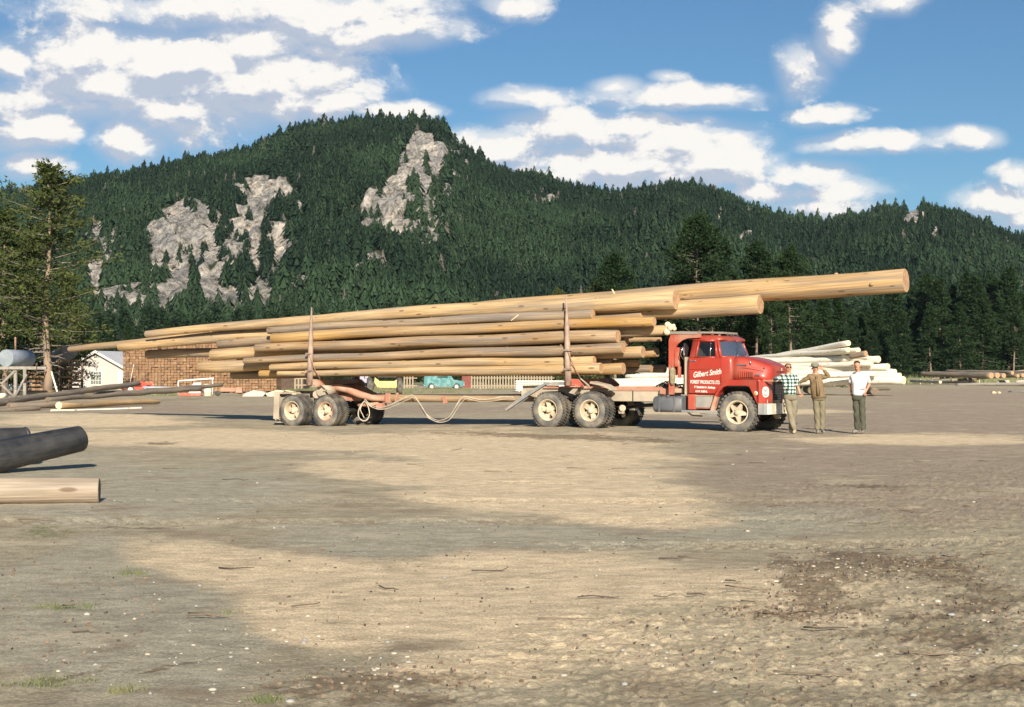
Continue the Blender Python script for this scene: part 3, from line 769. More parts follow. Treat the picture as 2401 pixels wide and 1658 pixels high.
def tuft(mb, r, x, y, z, hs=(.02, .06), n=12, mi=0):
    for k in range(n):
        a = r.uniform(0, 2 * PI); h = r.uniform(*hs); w = h * .09
        bx, by = x + r.normal(0, hs[1] * .8), y + r.normal(0, hs[1] * .5)
        mb.add([(bx - w, by, z - .003), (bx + w, by, z - .003), (bx + math.cos(a) * h * .5, by + math.sin(a) * h * .5, z + h)], [(0, 1, 2)], mi)
scatter('low_grass', 34, [(165,1430,80,9),(165,1432,50,5),(310,1345,30,6),(290,1622,26,6),(120,1600,90,10),(630,1647,14,7),(560,1440,30,4),(110,1250,70,14)], lambda mb, r, x, y, z: tuft(mb, r, x, y, z, (.015, .045), 16), [M_GR], 'small green tufts of grass on bare dirt at the lower left', 'grass', 6)
def weed(mb, r, x, y, z):
    x, y = x * 275 / y + r.normal(0, .5), 275 + r.uniform(-14, 14); z = zg(x, y)
    for k in range(14):
        h = r.uniform(.3, 1.1) * (1.8 if r.random() < .04 else 1); bx = x + r.normal(0, 1.2); by = y + r.normal(0, 1.2); w = .09
        mb.add([(bx - w, by, z - .02), (bx + w, by, z - .02), (bx + r.normal(0, .08), by, z + h)], [(0, 1, 2)], int(r.random() < .55))
scatter('tall_weeds', 900, [(2270,894,160,3),(2200,895,130,3.5),(2350,893,80,3),(2130,897,40,2)], weed, [M_GR, M_GR2], 'tall pale weeds and grass along the foot of the right-hand trees', 'weeds', 8)
scatter('verge_grass', 420, [(690,915,50,5),(830,912,60,4),(1020,914,200,2),(300,925,200,4),(900,920,180,3)], lambda mb, r, x, y, z: [tuft(mb, r, x + r.normal(0, .8), y + r.normal(0, .8), z, (.08, .28), 10) for _ in range(2)], [M_GR], 'green grass on the verge behind the trailer', 'grass', 9)
# ================================================================== WOODS AND PAINTS
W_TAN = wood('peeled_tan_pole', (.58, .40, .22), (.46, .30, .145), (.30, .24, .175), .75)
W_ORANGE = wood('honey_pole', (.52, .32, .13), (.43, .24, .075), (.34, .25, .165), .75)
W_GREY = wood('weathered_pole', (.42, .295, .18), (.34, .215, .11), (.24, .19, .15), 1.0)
W_PALE = wood('fresh_peeled_pole', (.95, .88, .74), (.90, .80, .62), (.86, .80, .70), .3)
W_DULL = wood('old_grey_pole', (.27, .22, .17), (.33, .25, .17), (.17, .15, .13), .8)
W_TAR = mat('creosote_pole', (.016, .017, .020), (.040, .038, .038), .5, scale=2.2, stretch=(.35, 2.5, 2.5), bump=.9, bscale=7, spec=.4, dirt=(.07, .068, .065), dscale=5, damt=.4)
M_CUT = mat('sawn_end', (.44, .27, .15), (.33, .19, .10), .8, scale=9)
M_CUTP = mat('pale_sawn_end', (.78, .62, .40), (.66, .48, .28), .8, scale=8)
M_CUTD = mat('dark_sawn_end', (.20, .14, .09), (.12, .09, .06), .85, scale=8)
def pole(name, label, p0, p1, r0, r1, mats, sag=0.0, group=None, seed=0, seg=18, cat='log', bow=0.0):
    r = random.Random(seed + 100)
    p0, p1 = Vector(p0), Vector(p1); d = p1 - p0; L = d.length
    n = max(6, min(26, int(L / .8)))
    mb = MB(); pts = []; rad = []
    f1, f2 = r.uniform(.15, .5), r.uniform(.6, 1.3); ph = r.uniform(0, 6)
    for i in range(n + 1):
        f = i / n
        pts.append((f * L, bow * math.sin(PI * f) + .018 * math.sin(f * L * f1 + ph), sag * math.sin(PI * f) + .02 * math.sin(f * L * f2 + ph)))
        rad.append((r0 + (r1 - r0) * f) * (1 + r.uniform(-.03, .03)))
    rad = [rad[0] * .93, rad[0]] + rad[1:-1] + [rad[-1], rad[-1] * .96]
    e0 = Vector(pts[0]); e1 = Vector(pts[-1])
    pts = [pts[0], tuple(e0 + Vector((.015, 0, 0)))] + pts[1:-1] + [tuple(e1 - Vector((.015, 0, 0))), pts[-1]]
    mb.tube(pts, rad, seg, 0, True, True, 1)
    wob_ = .03 if mats[0] is W_TAR else .035
    np_ = len(pts); vv_ = np.array(mb.v); ang = np.tile(np.arange(seg), np_) * (2 * PI / seg); cen = np.repeat(np.array([tuple(p_) for p_ in pts]), seg, 0)
    nn_ = fbm(vv_[:, 0] * 1.1 + seed * 7.7, np.cos(ang) * 1.3 + seed, 3) + fbm(vv_[:, 0] * .7 + 31, np.sin(ang) * 1.3 + seed * 3, 3) - 1
    mb.v = [tuple(q_) for q_ in (cen + (vv_ - cen) * (1 + nn_ * wob_ * 2.2)[:, None])]
    for k in range(int(L * .8)):      # knot stubs
        f = r.random(); a = r.uniform(0, 6.28); rr_ = r0 + (r1 - r0) * f
        cx_, cy_, cz_ = f * L, bow * math.sin(PI * f), sag * math.sin(PI * f)
        s = rr_ * .13
        mb.ball((cx_, cy_ + math.cos(a) * rr_ * .97, cz_ + math.sin(a) * rr_ * .97), (s * 1.6, s, s), 0, 6, 4)
    o = mb.obj(name, mats); o.location = p0
    o.rotation_euler = d.to_track_quat('X', 'Z').to_euler()
    tag(o, label, cat, group); return o

def paint(name, col, dirt=(.40, .33, .24), damt=.45, rough=.5, c2=None, dscale=2.5, coat=.25):
    m = mat(name, col, c2 or tuple(x * .86 for x in col), rough, scale=2, dirt=dirt, dscale=dscale, damt=damt, bump=.04, bscale=40, coat=coat)
    return m
P_RED = paint('red_paint', (.36, .030, .014), dirt=(.27, .095, .058), damt=.55, dscale=1.7)
P_RED_DUST = paint('dusty_red_paint', (.42, .075, .04), dirt=(.40, .24, .16), damt=.7, rough=.6, coat=0)
P_PINK = paint('faded_pink_paint', (.44, .20, .13), dirt=(.44, .33, .23), damt=.9, rough=.75, coat=0)
P_DUST = paint('dusty_steel', (.46, .38, .28), dirt=(.30, .24, .18), damt=.6, rough=.85, coat=0)
P_GREYM = paint('grey_steel', (.22, .22, .22), dirt=(.40, .34, .26), damt=.6, rough=.6, coat=0)
P_TANK = paint('grey_fuel_tank', (.115, .12, .13), dirt=(.25, .22, .19), damt=.5, rough=.5, coat=0)
P_CREAM = paint('cream_paint', (.66, .60, .46), dirt=(.55, .42, .26), damt=.35, rough=.5)
P_BLACK = mat('black_steel', (.018, .018, .018), (.035, .03, .027), .6, scale=4)
P_WHITE = mat('white_enamel', (.66, .63, .56), (.58, .54, .47), .45, scale=4)
P_CHROME = mat('bright_trim', (.75, .75, .76), None, .2, 1.0)
P_RUST = mat('rusty_steel', (.22, .11, .07), (.32, .20, .14), .85, scale=6, bump=.3)
P_STAKE = mat('stake_steel', (.30, .22, .17), (.20, .13, .10), .7, scale=3, stretch=(3, 3, .5), dirt=(.45, .33, .24), damt=.7)
RUB = mat('tyre_rubber', (.050, .048, .046), (.075, .070, .062), .85, scale=5, dirt=(.20, .165, .12), dscale=4, damt=.75, bump=.15)
RUB_DUST = mat('dusty_sidewall', (.085, .082, .078), (.13, .118, .10), .85, scale=4, dirt=(.26, .22, .165), dscale=3, damt=.85)
RIM = mat('dusty_rim', (.60, .50, .36), (.48, .38, .26), .75, scale=4, dirt=(.30, .22, .15), damt=.4)
RIM_RED = mat('red_rim_edge', (.45, .14, .08), (.5, .3, .2), .7, scale=6)
GLASSD = bpy.data.materials.new('window_glass'); GLASSD.use_nodes = True
t = GLASSD.node_tree; b = t.nodes['Principled BSDF']
b.inputs['Base Color'].default_value = (.02, .025, .03, 1); b.inputs['Roughness'].default_value = .06; b.inputs['Specular IOR Level'].default_value = .8
tr = N(t, 'ShaderNodeBsdfTransparent'); tr.inputs[0].default_value = (.75, .8, .8, 1)
mx = N(t, 'ShaderNodeMixShader'); mx.inputs[0].default_value = .35
t.links.new(tr.outputs[0], mx.inputs[1]); t.links.new(b.outputs[0], mx.inputs[2]); t.links.new(mx.outputs[0], t.nodes['Material Output'].inputs[0])
GLASSW = bpy.data.materials.new('dusty_windshield_glass'); GLASSW.use_nodes = True
t = GLASSW.node_tree; b = t.nodes['Principled BSDF']
b.inputs['Base Color'].default_value = (.10, .13, .20, 1); b.inputs['Roughness'].default_value = .08; b.inputs['Specular IOR Level'].default_value = 1.0
tr = N(t, 'ShaderNodeBsdfTransparent'); tr.inputs[0].default_value = (.8, .85, .85, 1)
mx = N(t, 'ShaderNodeMixShader'); mx.inputs[0].default_value = .55
t.links.new(tr.outputs[0], mx.inputs[1]); t.links.new(b.outputs[0], mx.inputs[2]); t.links.new(mx.outputs[0], t.nodes['Material Output'].inputs[0])

# ================================================================== TRUCK FRAME OF REFERENCE
YAW = R(31)
AX = Vector((math.cos(YAW), -math.sin(YAW), 0)); NN = Vector((-math.sin(YAW), -math.cos(YAW), 0))
P0 = Vector((1.608, 40.73, 0))
def T2W(s, t_, z): return P0 + AX * s + NN * t_ + Vector((0, 0, z))
def px_s(px, t_):
    u = (px - CX) / F; o = P0 + NN * t_
    return (u * o.y - o.x) / (AX.x - u * AX.y)
def on_truck(px, py, t_):
    s = px_s(px, t_); w = P0 + AX * s + NN * t_
    return Vector((w.x, w.y, HC + (HZ - py) / F * w.y))

# ------------------------------------------------------------------ wheels (outer face towards -y, origin at hub on the outer face)
def tyre_mesh(name, Rr, w, lugs, rimr, lug_h=.022, chunky=1.0):
    mb = MB()
    prof = [(rimr, .02), (rimr + .02, .004), (rimr + (Rr - rimr) * .35, -.012), (rimr + (Rr - rimr) * .7, -.006), (Rr - .035, .014), (Rr - .012, .045), (Rr - .006, w * .5), (Rr - .012, w - .045), (Rr - .035, w - .014),
            (rimr + (Rr - rimr) * .7, w + .006), (rimr + .02, w - .004), (rimr, w - .02)]
    mb.lathe_y(prof[:5], 56, 1); mb.lathe_y(prof[4:9], 56, 0); mb.lathe_y(prof[8:], 56, 1)
    for k in range(lugs):
        for side in (0, 1):
            a = 2 * PI * (k + side * .5) / lugs
            y = w * (.24 if side == 0 else .76)
            M = Matrix.Rotation(-a, 4, 'Y') @ Matrix.Translation((Rr - .004, y, 0)) @ Matrix.Rotation((.35 if side == 0 else -.35), 4, 'X')
            x_, y_, z_ = lug_h, w * .27, PI * Rr / lugs * .62 * chunky
            vs = [(-x_, -y_, -z_), (x_, -y_, -z_ * .8), (x_, y_, -z_ * .8), (-x_, y_, -z_), (-x_, -y_, z_), (x_, -y_, z_ * .8), (x_, y_, z_ * .8), (-x_, y_, z_)]
            mb.add(vs, [(0,3,2,1),(4,5,6,7),(0,1,5,4),(1,2,6,5),(2,3,7,6),(3,0,4,7)], 0, False, M)
    return mb.mesh(name, [RUB, RUB_DUST])
def rim_front_mesh(rimr, w):
    mb = MB()
    mb.lathe_y([(rimr + .012, -.004), (rimr + .004, -.012), (rimr - .02, 0), (rimr - .035, .03), (rimr - .05, .08), (rimr - .05, w - .02)], 48, 0)
    mb.lathe_y([(rimr - .05, .15), (.0, .15)], 32, 2)
    mb.lathe_y([(0, -.045), (.045, -.045), (.06, -.03), (.075, .02), (.11, .035), (.12, .12)], 24, 0)
    for k in range(5):
        a = 2 * PI * k / 5 + .31
        c, s = math.cos(a), math.sin(a)
        def P(rr_, off, y): return (c * rr_ - s * off, y, s * rr_ + c * off)
        vs = [P(.07, -.075, .02), P(.07, .075, .02), P(rimr - .03, .026, .045), P(rimr - .03, -.026, .045), P(.07, -.075, .11), P(.07, .075, .11), P(rimr - .03, .026, .1), P(rimr - .03, -.026, .1)]
        mb.add(vs, [(0,1,2,3),(7,6,5,4),(0,4,5,1),(1,5,6,2),(2,6,7,3),(3,7,4,0)], 0)
        mb.box((c * .085, -.005 + .02, s * .085), (.02, .03, .02), None, 1)
    return mb.mesh('rim', [RIM, P_GREYM, P_BLACK])
def rim_dual_mesh(rimr, w, red=False):
    mb = MB()
    mb.lathe_y([(rimr + .012, -.002), (rimr + .002, -.010), (rimr - .012, .0)], 48, 3 if red else 0)
    mb.lathe_y([(rimr - .012, .0), (rimr - .025, .035), (rimr - .045, .07), (rimr - .05, .20)], 48, 0)
    mb.lathe_y([(rimr - .05, .20), (0, .20)], 32, 2)
    mb.lathe_y([(0, .015), (.05, .015), (.075, .035), (.085, .10), (.10, .2)], 24, 0)
    for k in range(5):
        a = 2 * PI * k / 5 + .9
        c, s = math.cos(a), math.sin(a)
        def P(rr_, off, y): return (c * rr_ - s * off, y, s * rr_ + c * off)
        vs = [P(.06, -.06, .12), P(.06, .06, .12), P(rimr - .03, .07, .10), P(rimr - .03, -.07, .10), P(.06, -.06, .2), P(.06, .06, .2), P(rimr - .03, .07, .2), P(rimr - .03, -.07, .2)]
        mb.add(vs, [(0,1,2,3),(7,6,5,4),(0,4,5,1),(1,5,6,2),(2,6,7,3),(3,7,4,0)], 0)
        q = P(rimr - .045, 0, .095); mb.box(q, (.045, .02, .045), None, 1)
    return mb.mesh('rim', [RIM, P_GREYM, P_BLACK, RIM_RED])
TY_F = tyre_mesh('tyre', .525, .27, 30, .30, .026, 1.1); TY_D = tyre_mesh('tyre', .512, .25, 40, .29, .018)
TY_T = tyre_mesh('tyre', .50, .25, 46, .285, .014)
RM_F = rim_front_mesh(.30, .27); RM_D = rim_dual_mesh(.29, .25); RM_T = rim_dual_mesh(.285, .25, True)
def wheel(parent, s, zc, near, tmesh, rmesh, dual, tout=1.2, w=.25):
    """a wheel part (its rim) with one or two tyres as sub-parts"""
    o = link('wheel', rmesh, parent)
    sg = -1 if near else 1
    o.location = (s, sg * tout, zc)
    o.rotation_euler = (0, random.uniform(0, 6.28), 0 if near else PI)
    ty = link('tyre', tmesh, o)
    if dual:
        ty2 = link('tyre', tmesh, o, (0, w + .045, 0))
    return o

truck = empty('logging_truck', (P0.x, P0.y, -.015), -YAW, 'red cab-forward logging truck with white door lettering carrying long poles', 'truck')
def tk(name, mb, mats, parent=None, loc=None): return mb.obj(name, mats, parent or truck, loc)
# frame rails and crossmembers
m = MB()
for y in (-.45, .45):
    m.box((1.25, y, .93), (4.1, .08, .38), None, 0, .01); m.box((4.9, y, .72), (3.2, .07, .2), None, 0, .01)
    m.box((1.35, y * 1.12, 1.12), (3.7, .10, .055), None, 1)
for x in (-.7, .1, 1.5, 2.9, 4.2, 5.9): m.box((x, 0, .85), (.1, .84, .2), None, 0)
tk('chassis_frame', m, [P_DUST, P_PINK])
m = MB(); m.box((2.42, -.52, .93), (1.55, .055, .36), None, 0, .012); m.box((2.42, -.555, 1.085), (1.56, .03, .09), None, 1); m.box((2.33, -.556, .9), (.02, .02, .34), None, 2)
tk('side_plate', m, [P_DUST, P_PINK, P_BLACK])
# cab lower body
def rrect(x0, x1, w, z, r=.09, n=4):
    pts = []
    for cx_, cy_, a0 in ((x1 - r, w - r, 0), (x0 + r, w - r, 90), (x0 + r, -w + r, 180), (x1 - r, -w + r, 270)):
        for k in range(n + 1):
            a = R(a0 + 90 * k / n); pts.append((cx_ + r * math.cos(a), cy_ + r * math.sin(a), z))
    return pts
m = MB()
m.loft([rrect(4.14, 4.98, .97, .93), rrect(4.12, 5.02, 1.0, .98), rrect(4.12, 5.22, 1.01, 1.22), rrect(4.12, 5.42, 1.02, 1.34), rrect(4.13, 5.44, 1.02, 1.6), rrect(4.14, 5.42, 1.005, 1.86), rrect(4.16, 5.40, .985, 1.945, .1), rrect(4.3, 5.3, .85, 1.95, .1)], 0)
m.box((4.09, -.72, 1.45), (.05, .52, 1.0), None, 1)
cab = tk('cab_body', m, [P_RED, P_DUST])
# greenhouse: bottom (z 1.93) and top (z 2.35) outline
GH = [((4.15, 0), (4.20, 0)), ((4.15, -.86), (4.20, -.74)), ((4.20, -.975), (4.25, -.845)), ((4.39, -.99), (4.43, -.865)), ((4.975, -.985), (4.90, -.86)), ((5.09, -.97), (4.955, -.845)), ((5.26, -.66), (5.03, -.58)), ((5.34, -.34), (5.075, -.3)), ((5.365, 0), (5.09, 0))]
zb, zt = 1.935, 2.395
def GP(i, f, sgn=1, off=0.0):
    (bx, by), (tx, ty_) = GH[i]
    return Vector((bx + (tx - bx) * f, sgn * (by + (ty_ - by) * f) * (1 + off), zb + (zt - zb) * f))
m = MB(); glass_w = MB(); fr = MB()
for sgn in (1, -1):
    for i in range(3):     # solid rear and quarter panels
        if i == 0:
            a, b_ = GP(0, 0, sgn), GP(1, 0, sgn); c_, d_ = GP(1, 1, sgn), GP(0, 1, sgn)
            a2, d2 = a.lerp(b_, .35), d_.lerp(c_, .35)
            m.add([a2, b_, c_, d2], [(0, 1, 2, 3)]); m.add([a, a2, GP(0, .25, sgn).lerp(GP(1, .25, sgn), .35), GP(0, .25, sgn)], [(0, 1, 2, 3)])
        else: m.add([GP(i, 0, sgn), GP(i + 1, 0, sgn), GP(i + 1, 1, sgn), GP(i, 1, sgn)], [(0, 1, 2, 3)], 0, True)
    for i, rr_ in ((3, .035), (4, .035), (5, .042)):
        m.tube([GP(i, -.02, sgn), GP(i, 1.03, sgn)], rr_, 6)
    m.add([GP(4, 0, sgn), GP(5, 0, sgn), GP(5, 1, sgn), GP(4, 1, sgn)], [(0, 1, 2, 3)])
    m.tube([GP(3, 0, sgn), GP(4, 0, sgn)], .025, 6); m.tube([GP(3, .97, sgn), GP(4, .97, sgn)], .035, 6)
    m.tube([GP(i, 0.02, sgn) for i in (5, 6, 7, 8)], .028, 6); m.tube([GP(i, .98, sgn) for i in (5, 6, 7, 8)], .03, 6)
tk('cab_pillars', m, P_RED)
def wslice(sgn):
    g_ = MB()
    for i in (5, 6, 7): g_.add([GP(i, 0, sgn), GP(i + 1, 0, sgn), GP(i + 1, 1, sgn), GP(i, 1, sgn)], [(0, 1, 2, 3)], 0, True)
    return g_
g_ = wslice(1); g2 = wslice(-1); g_.add(g2.v, g2.f, 0, True); ws = tk('windshield', g_, GLASSW)
g_ = MB(); g_.tube([GP(8, 0), GP(8, 1)], .012, 6); g_.obj('centre_strip', P_BLACK, ws)
m = MB()
for s0 in (-.5, .12): m.tube([(5.37, s0, 1.96), (5.28, s0 + .22, 2.12), (5.22, s0 + .33, 2.2)], .008, 5)
m.obj('wiper', P_CHROME, ws)
# roof
m = MB()
m.loft([rrect(4.18, 5.07, .885, 2.385, .16), rrect(4.17, 5.09, .89, 2.40, .16), rrect(4.19, 5.07, .87, 2.455, .18), rrect(4.25, 4.99, .80, 2.505, .2), rrect(4.38, 4.90, .66, 2.535, .2), rrect(4.55, 4.72, .3, 2.545, .08)], 0)
roof = tk('roof', m, P_RED)
for y in (-.62, -.2, .2, .62, -.02):
    g_ = MB(); g_.box((0, 0, 0), (.10, .05, .04), None, 0, .012); g_.ball((.02, 0, .035), (.045, .03, .03), 1)
    g_.obj('marker_lamp', [P_CHROME, P_WHITE], roof, (4.95 - abs(y) * .10, y, 2.535 - abs(y) * .05))
# doors
def door(sgn):
    d = MB(); y = -1.012 * sgn
    poly = [(4.22, .99), (4.95, .99), (5.10, 1.18), (5.12, 1.92), (4.22, 1.92)]
    d.prism(poly, y, y - .022 * sgn)
    o = tk('door', d, P_RED)
    h = MB(); h.box((4.33, y - .04 * sgn, 1.845), (.17, .02, .025), None, 0, .006); h.box((4.27, y - .03 * sgn, 1.845), (.03, .03, .03)); h.box((4.40, y - .03 * sgn, 1.845), (.03, .03, .03)); h.obj('handle', P_CHROME, o)
    w = MB()
    a, b_, c_, d_ = GP(3, .05, sgn, -.01), GP(4, .05, sgn, -.01), GP(4, .95, sgn, -.01), GP(3, .95, sgn, -.01)
    w.add([a, b_, c_, d_], [(0, 1, 2, 3)]); w.obj('side_window', GLASSD, o)
    w = MB(); w.tube([a.lerp(b_, .70) + Vector((0, -.01 * sgn, 0)), d_.lerp(c_, .70) + Vector((0, -.01 * sgn, 0))], .013, 6); w.obj('vent_strip', P_CHROME, o)
    return o
dn = door(1); door(-1)
# lettering on the near door
def text_part(parent, s, size, x, z, y, shear=0.0, rot=0.0, m_=P_WHITE, width=None, ax='side', space=1.0, bold=.006):
    cu_ = bpy.data.curves.new('lettering', 'FONT'); cu_.body = s; cu_.size = size; cu_.shear = shear; cu_.extrude = .002; cu_.offset = bold; cu_.space_character = space
    o = bpy.data.objects.new('tmp', cu_); C.objects.link(o)
    dg = bpy.context.evaluated_depsgraph_get(); dg.update()
    me_ = bpy.data.meshes.new_from_object(o.evaluated_get(dg)); bpy.data.objects.remove(o)
    me_.materials.clear(); me_.materials.append(m_)
    if width:
        xs_ = [v.co.x for v in me_.vertices]; w0 = max(xs_) - min(xs_)
        for v in me_.vertices: v.co.x *= width / w0
    q = link('lettering', me_, parent)
    if ax == 'side': q.rotation_euler = (PI / 2, -rot, 0)
    else: q.rotation_euler = (PI / 2, 0, PI / 2)
    q.location = (x, y, z); return q
yd = -1.038
text_part(dn, 'Gilbert Smith', .20, 4.33, 1.405, yd, .35, R(7), width=.80, bold=.004)
text_part(dn, 'FOREST PRODUCTS LTD.', .125, 4.255, 1.25, yd, 0, R(-1), width=.84, bold=.004)
text_part(dn, '361 Sandwich Ave. Kamloops', .085, 4.36, 1.13, yd, .15, R(-1.5), width=.60, bold=.004)
text_part(dn, 'G.V.W. 34,850 lb.', .075, 4.40, 1.02, yd, .1, R(-1.5), width=.34, bold=.003)
# hood
def hsec(x, w, ztop, wb, zb_=1.30):
    h = [(-wb, zb_), (-wb, ztop - .30), (-w - .02, ztop - .12), (-w + .005, ztop - .04), (-w + .07, ztop - .008), (-w * .45, ztop + .004), (0, ztop + .008)]
    return [(x, y, z) for y, z in h] + [(x, -y, z) for y, z in reversed(h[:-1])]
m = MB()
m.loft([hsec(5.36, .84, 1.955, .93), hsec(5.55, .82, 1.95, .92), hsec(5.75, .79, 1.915, .90), hsec(5.95, .74, 1.86, .88), hsec(6.12, .68, 1.795, .85), hsec(6.24, .65, 1.745, .82), hsec(6.33, .60, 1.70, .70), hsec(6.36, .56, 1.66, .62)], 0, True, True)
hood = tk('hood', m, P_RED)
lv = MB()
for k in range(8):
    x = 5.60 + .052 * k
    lv.box((x, -.925, 1.49), (.018, .035, .165), None, 0, .006)
lv.obj('louvre', P_RED_DUST, hood)
lv = MB(); lv.box((5.64, -.90, 1.735), (.29, .02, .026), None, 0, .005); lv.box((6.07, -.885, 1.47), (.13, .02, .035), None, 0, .005); lv.ball((5.87, -.84, 1.79), (.012, .02, .05), 0); lv.ball((6.20, -.72, 1.66), (.02, .03, .03), 0)
lv.obj('trim_strip', P_CHROME, hood)
sm = MB(); sm.box((5.36, -.945, 1.5), (.03, .02, .5)); sm.box((5.85, -.918, 1.665), (.95, .012, .012), (0, .0, -.03)); sm.obj('hood_seam', P_RED_DUST, hood)
for k, ch in enumerate('DODGE'):
    text_part(hood, ch, .095, 6.405 - abs(k - 2) * .028, 1.585, -.36 + k * .165, 0, 0, ax='front', bold=.004)
lip = MB(); lip.prism([(6.2, -.52), (6.34, -.46), (6.40, -.2), (6.405, 0), (6.40, .2), (6.34, .46), (6.2, .52)], 1.565, 1.685, axis='z'); lip.obj('front_lip', P_RED, hood)
# grille
m = MB()
m.box((6.22, 0, 1.15), (.06, 1.34, .84), None, 0)
for k in range(12): m.box((6.262, 0, .78 + k * .066), (.03, 1.3, .012), None, 1)
for k in range(9): m.box((6.268, -.6 + k * .15, 1.13), (.015, .012, .74), None, 1)
tk('grille', m, [P_BLACK, mat('dark_grille_bar', (.09, .09, .09), None, .4, .6)])
# front fenders
def fender(sgn):
    f_ = MB(); y0, y1 = -1.12 * sgn, -.72 * sgn
    poly = [(4.84, .50), (4.90, .72), (5.00, .98), (5.13, 1.17), (5.30, 1.30), (5.45, 1.345), (6.18, 1.345), (6.20, 1.30), (6.20, .735), (6.15, .735), (6.06, .93), (5.98, 1.10), (5.93, 1.175), (5.84, 1.195), (5.32, 1.195), (5.21, 1.15), (5.10, 1.02), (5.01, .82), (4.95, .50)]
    f_.prism(poly, y0, y1)
    pf = [(6.20, -1.12), (6.27, -1.10), (6.345, -1.02), (6.395, -.90), (6.40, -.66), (6.14, -.66), (6.14, -1.12)]
    f_.loft([[(x, y * sgn, z) for x, y in [(6.14 + (a - 6.14) * k, b2) for a, b2 in pf]] for z, k in ((.735, .94), (.80, 1.0), (1.22, 1.0), (1.30, .92), (1.345, .6))], 0, False)
    f_.box((5.80, -.93 * sgn, 1.33), (.78, .36, .03))
    o = tk('fender', f_, P_RED)
    e_ = MB(); e_.prism([(4.85, .49), (4.91, .71), (4.99, .93), (5.06, .88), (5.00, .70), (4.955, .49)], y0 - .012 * sgn, y0 + .18 * sgn); e_.obj('mud_lip', P_PINK, o)
    h = MB()     # stacked lamps in a white oval bezel on the rounded corner
    n = 24
    for yy_, s_, mi in ((0, 1.0, 0), (.022, .84, 0)):
        pass
    ring = []
    for yy_, kx in ((0, 1.0), (-.03, 1.0), (-.045, .9), (-.035, .72)):
        ring.append([(math.copysign(abs(math.cos(2 * PI * k / n)) ** .8, math.cos(2 * PI * k / n)) * .090 * kx, yy_, math.copysign(abs(math.sin(2 * PI * k / n)) ** .8, math.sin(2 * PI * k / n)) * .142 * kx) for k in range(n)])
    h.loft(ring, 0, True)
    hl = h.obj('headlight', [P_WHITE], o, (6.335, -1.01 * sgn, 1.03)); hl.rotation_euler = (0, 0, R(38) * sgn + (PI if sgn < 0 else 0))
    g3 = MB()
    for z_ in (.058, -.058): g3.lathe_y([(0, -.06), (.03, -.058), (.045, -.05), (.05, -.036)], 18, 0, c=(0, 0, z_))
    g3.obj('lens', mat('lamp_glass', (.34, .34, .31), None, .15), hl)
    k = MB(); k.lathe_y([(.055, 0), (.05, -.015), (.035, -.02)], 18, 0); k.lathe_y([(.035, -.02), (.02, -.03), (0, -.032)], 18, 1)
    mk = k.obj('turn_signal', [P_WHITE, mat('amber_lens', (.75, .30, .04), None, .3)], o, (6.12, -1.12 * sgn, 1.0)); mk.rotation_euler = (0, 0, 0 if sgn > 0 else PI)
    return o
fn_ = fender(1); fender(-1)
m = MB(); m.ball((6.30, -.98, 1.33), (.03, .03, .035), 0); m.box((6.36, -.93, .80), (.03, .06, .09), None, 1, .01); m.obj('small_lamp', [mat('red_lens', (.7, .12, .06), None, .3), P_WHITE], fn_)
# black sheets standing in for the shade inside the wheel arches; door seams
m = MB()
for sg in (-1, 1):
    m.box((5.58, sg * .62, .95), (1.30, .06, .62)); m.box((5.05, sg * .80, .82), (.05, .36, .5)); m.box((6.10, sg * .82, .86), (.05, .40, .3)); m.box((5.58, sg * .85, 1.175), (.9, .44, .03))
tk('wheel_arch_shade', m, P_BLACK)
m = MB(); yq = -1.0365
for a_, b2_ in (((4.22, 1.0), (4.22, 1.92)), ((4.22, .992), (4.95, .992)), ((5.115, 1.2), (5.125, 1.92)), ((4.95, .99), (5.11, 1.19)), ((4.22, 1.62), (5.12, 1.62)), ((4.22, 1.925), (5.12, 1.925))):
    m.tube([(a_[0], yq + .003, a_[1]), (b2_[0], yq + .003, b2_[1])], .006, 4)
m.obj('door_seam', mat('seam_shadow_red', (.16, .02, .012), None, .7), dn)
# bumper
m = MB()
pl = [(6.20, -1.14), (6.36, -1.13), (6.46, -1.05), (6.49, -.95), (6.49, .95), (6.46, 1.05), (6.36, 1.13), (6.20, 1.14), (6.20, 1.11), (6.34, 1.10), (6.43, .94), (6.43, -.94), (6.34, -1.10), (6.20, -1.11)]
m.prism(pl, .46, .735, axis='z')
bp_ = tk('bumper', m, P_CREAM)
m = MB(); m.prism([(6.19, -1.145), (6.355, -1.137), (6.42, -1.09), (6.40, -1.08), (6.19, -1.12)], .455, .74, axis='z'); m.obj('corner_wrap', P_GREYM, bp_)
m = MB(); m.box((6.515, .08, .79), (.04, .07, .66), None, 0, .01); m.obj('guard_post', P_CREAM, bp_)
m = MB(); m.box((6.497, -.55, .60), (.008, .32, .14), None, 0); m.box((6.503, -.55, .635), (.004, .18, .03), None, 1); m.box((6.503, -.5, .57), (.004, .12, .03), None, 1); m.box((6.50, -.05, .66), (.02, .04, .04), None, 2); m.box((6.50, -.05, .53), (.02, .04, .04), None, 2)
m.obj('number_plate', [P_WHITE, mat('faded_plate_ink', (.6, .5, .48)), P_RUST], bp_)
m = MB(); m.box((6.3, 0, .38), (.1, .2, .12), None, 0, .02); m.box((6.35, -.3, .40), (.1, .06, .08), None, 0); m.obj('tow_hook', P_DUST, bp_)
# axle and steering bits
m = MB(); m.tube([(5.6, -.85, .48), (5.6, .85, .48)], .06, 8); m.tube([(4.7, -.5, .6), (5.6, -.55, .42), (6.3, -.5, .62)], .04, 6); m.tube([(4.7, .5, .6), (5.6, .55, .42), (6.3, .5, .62)], .04, 6); m.box((5.2, 0, .75), (1.4, .6, .5))
tk('front_axle', m, P_BLACK)
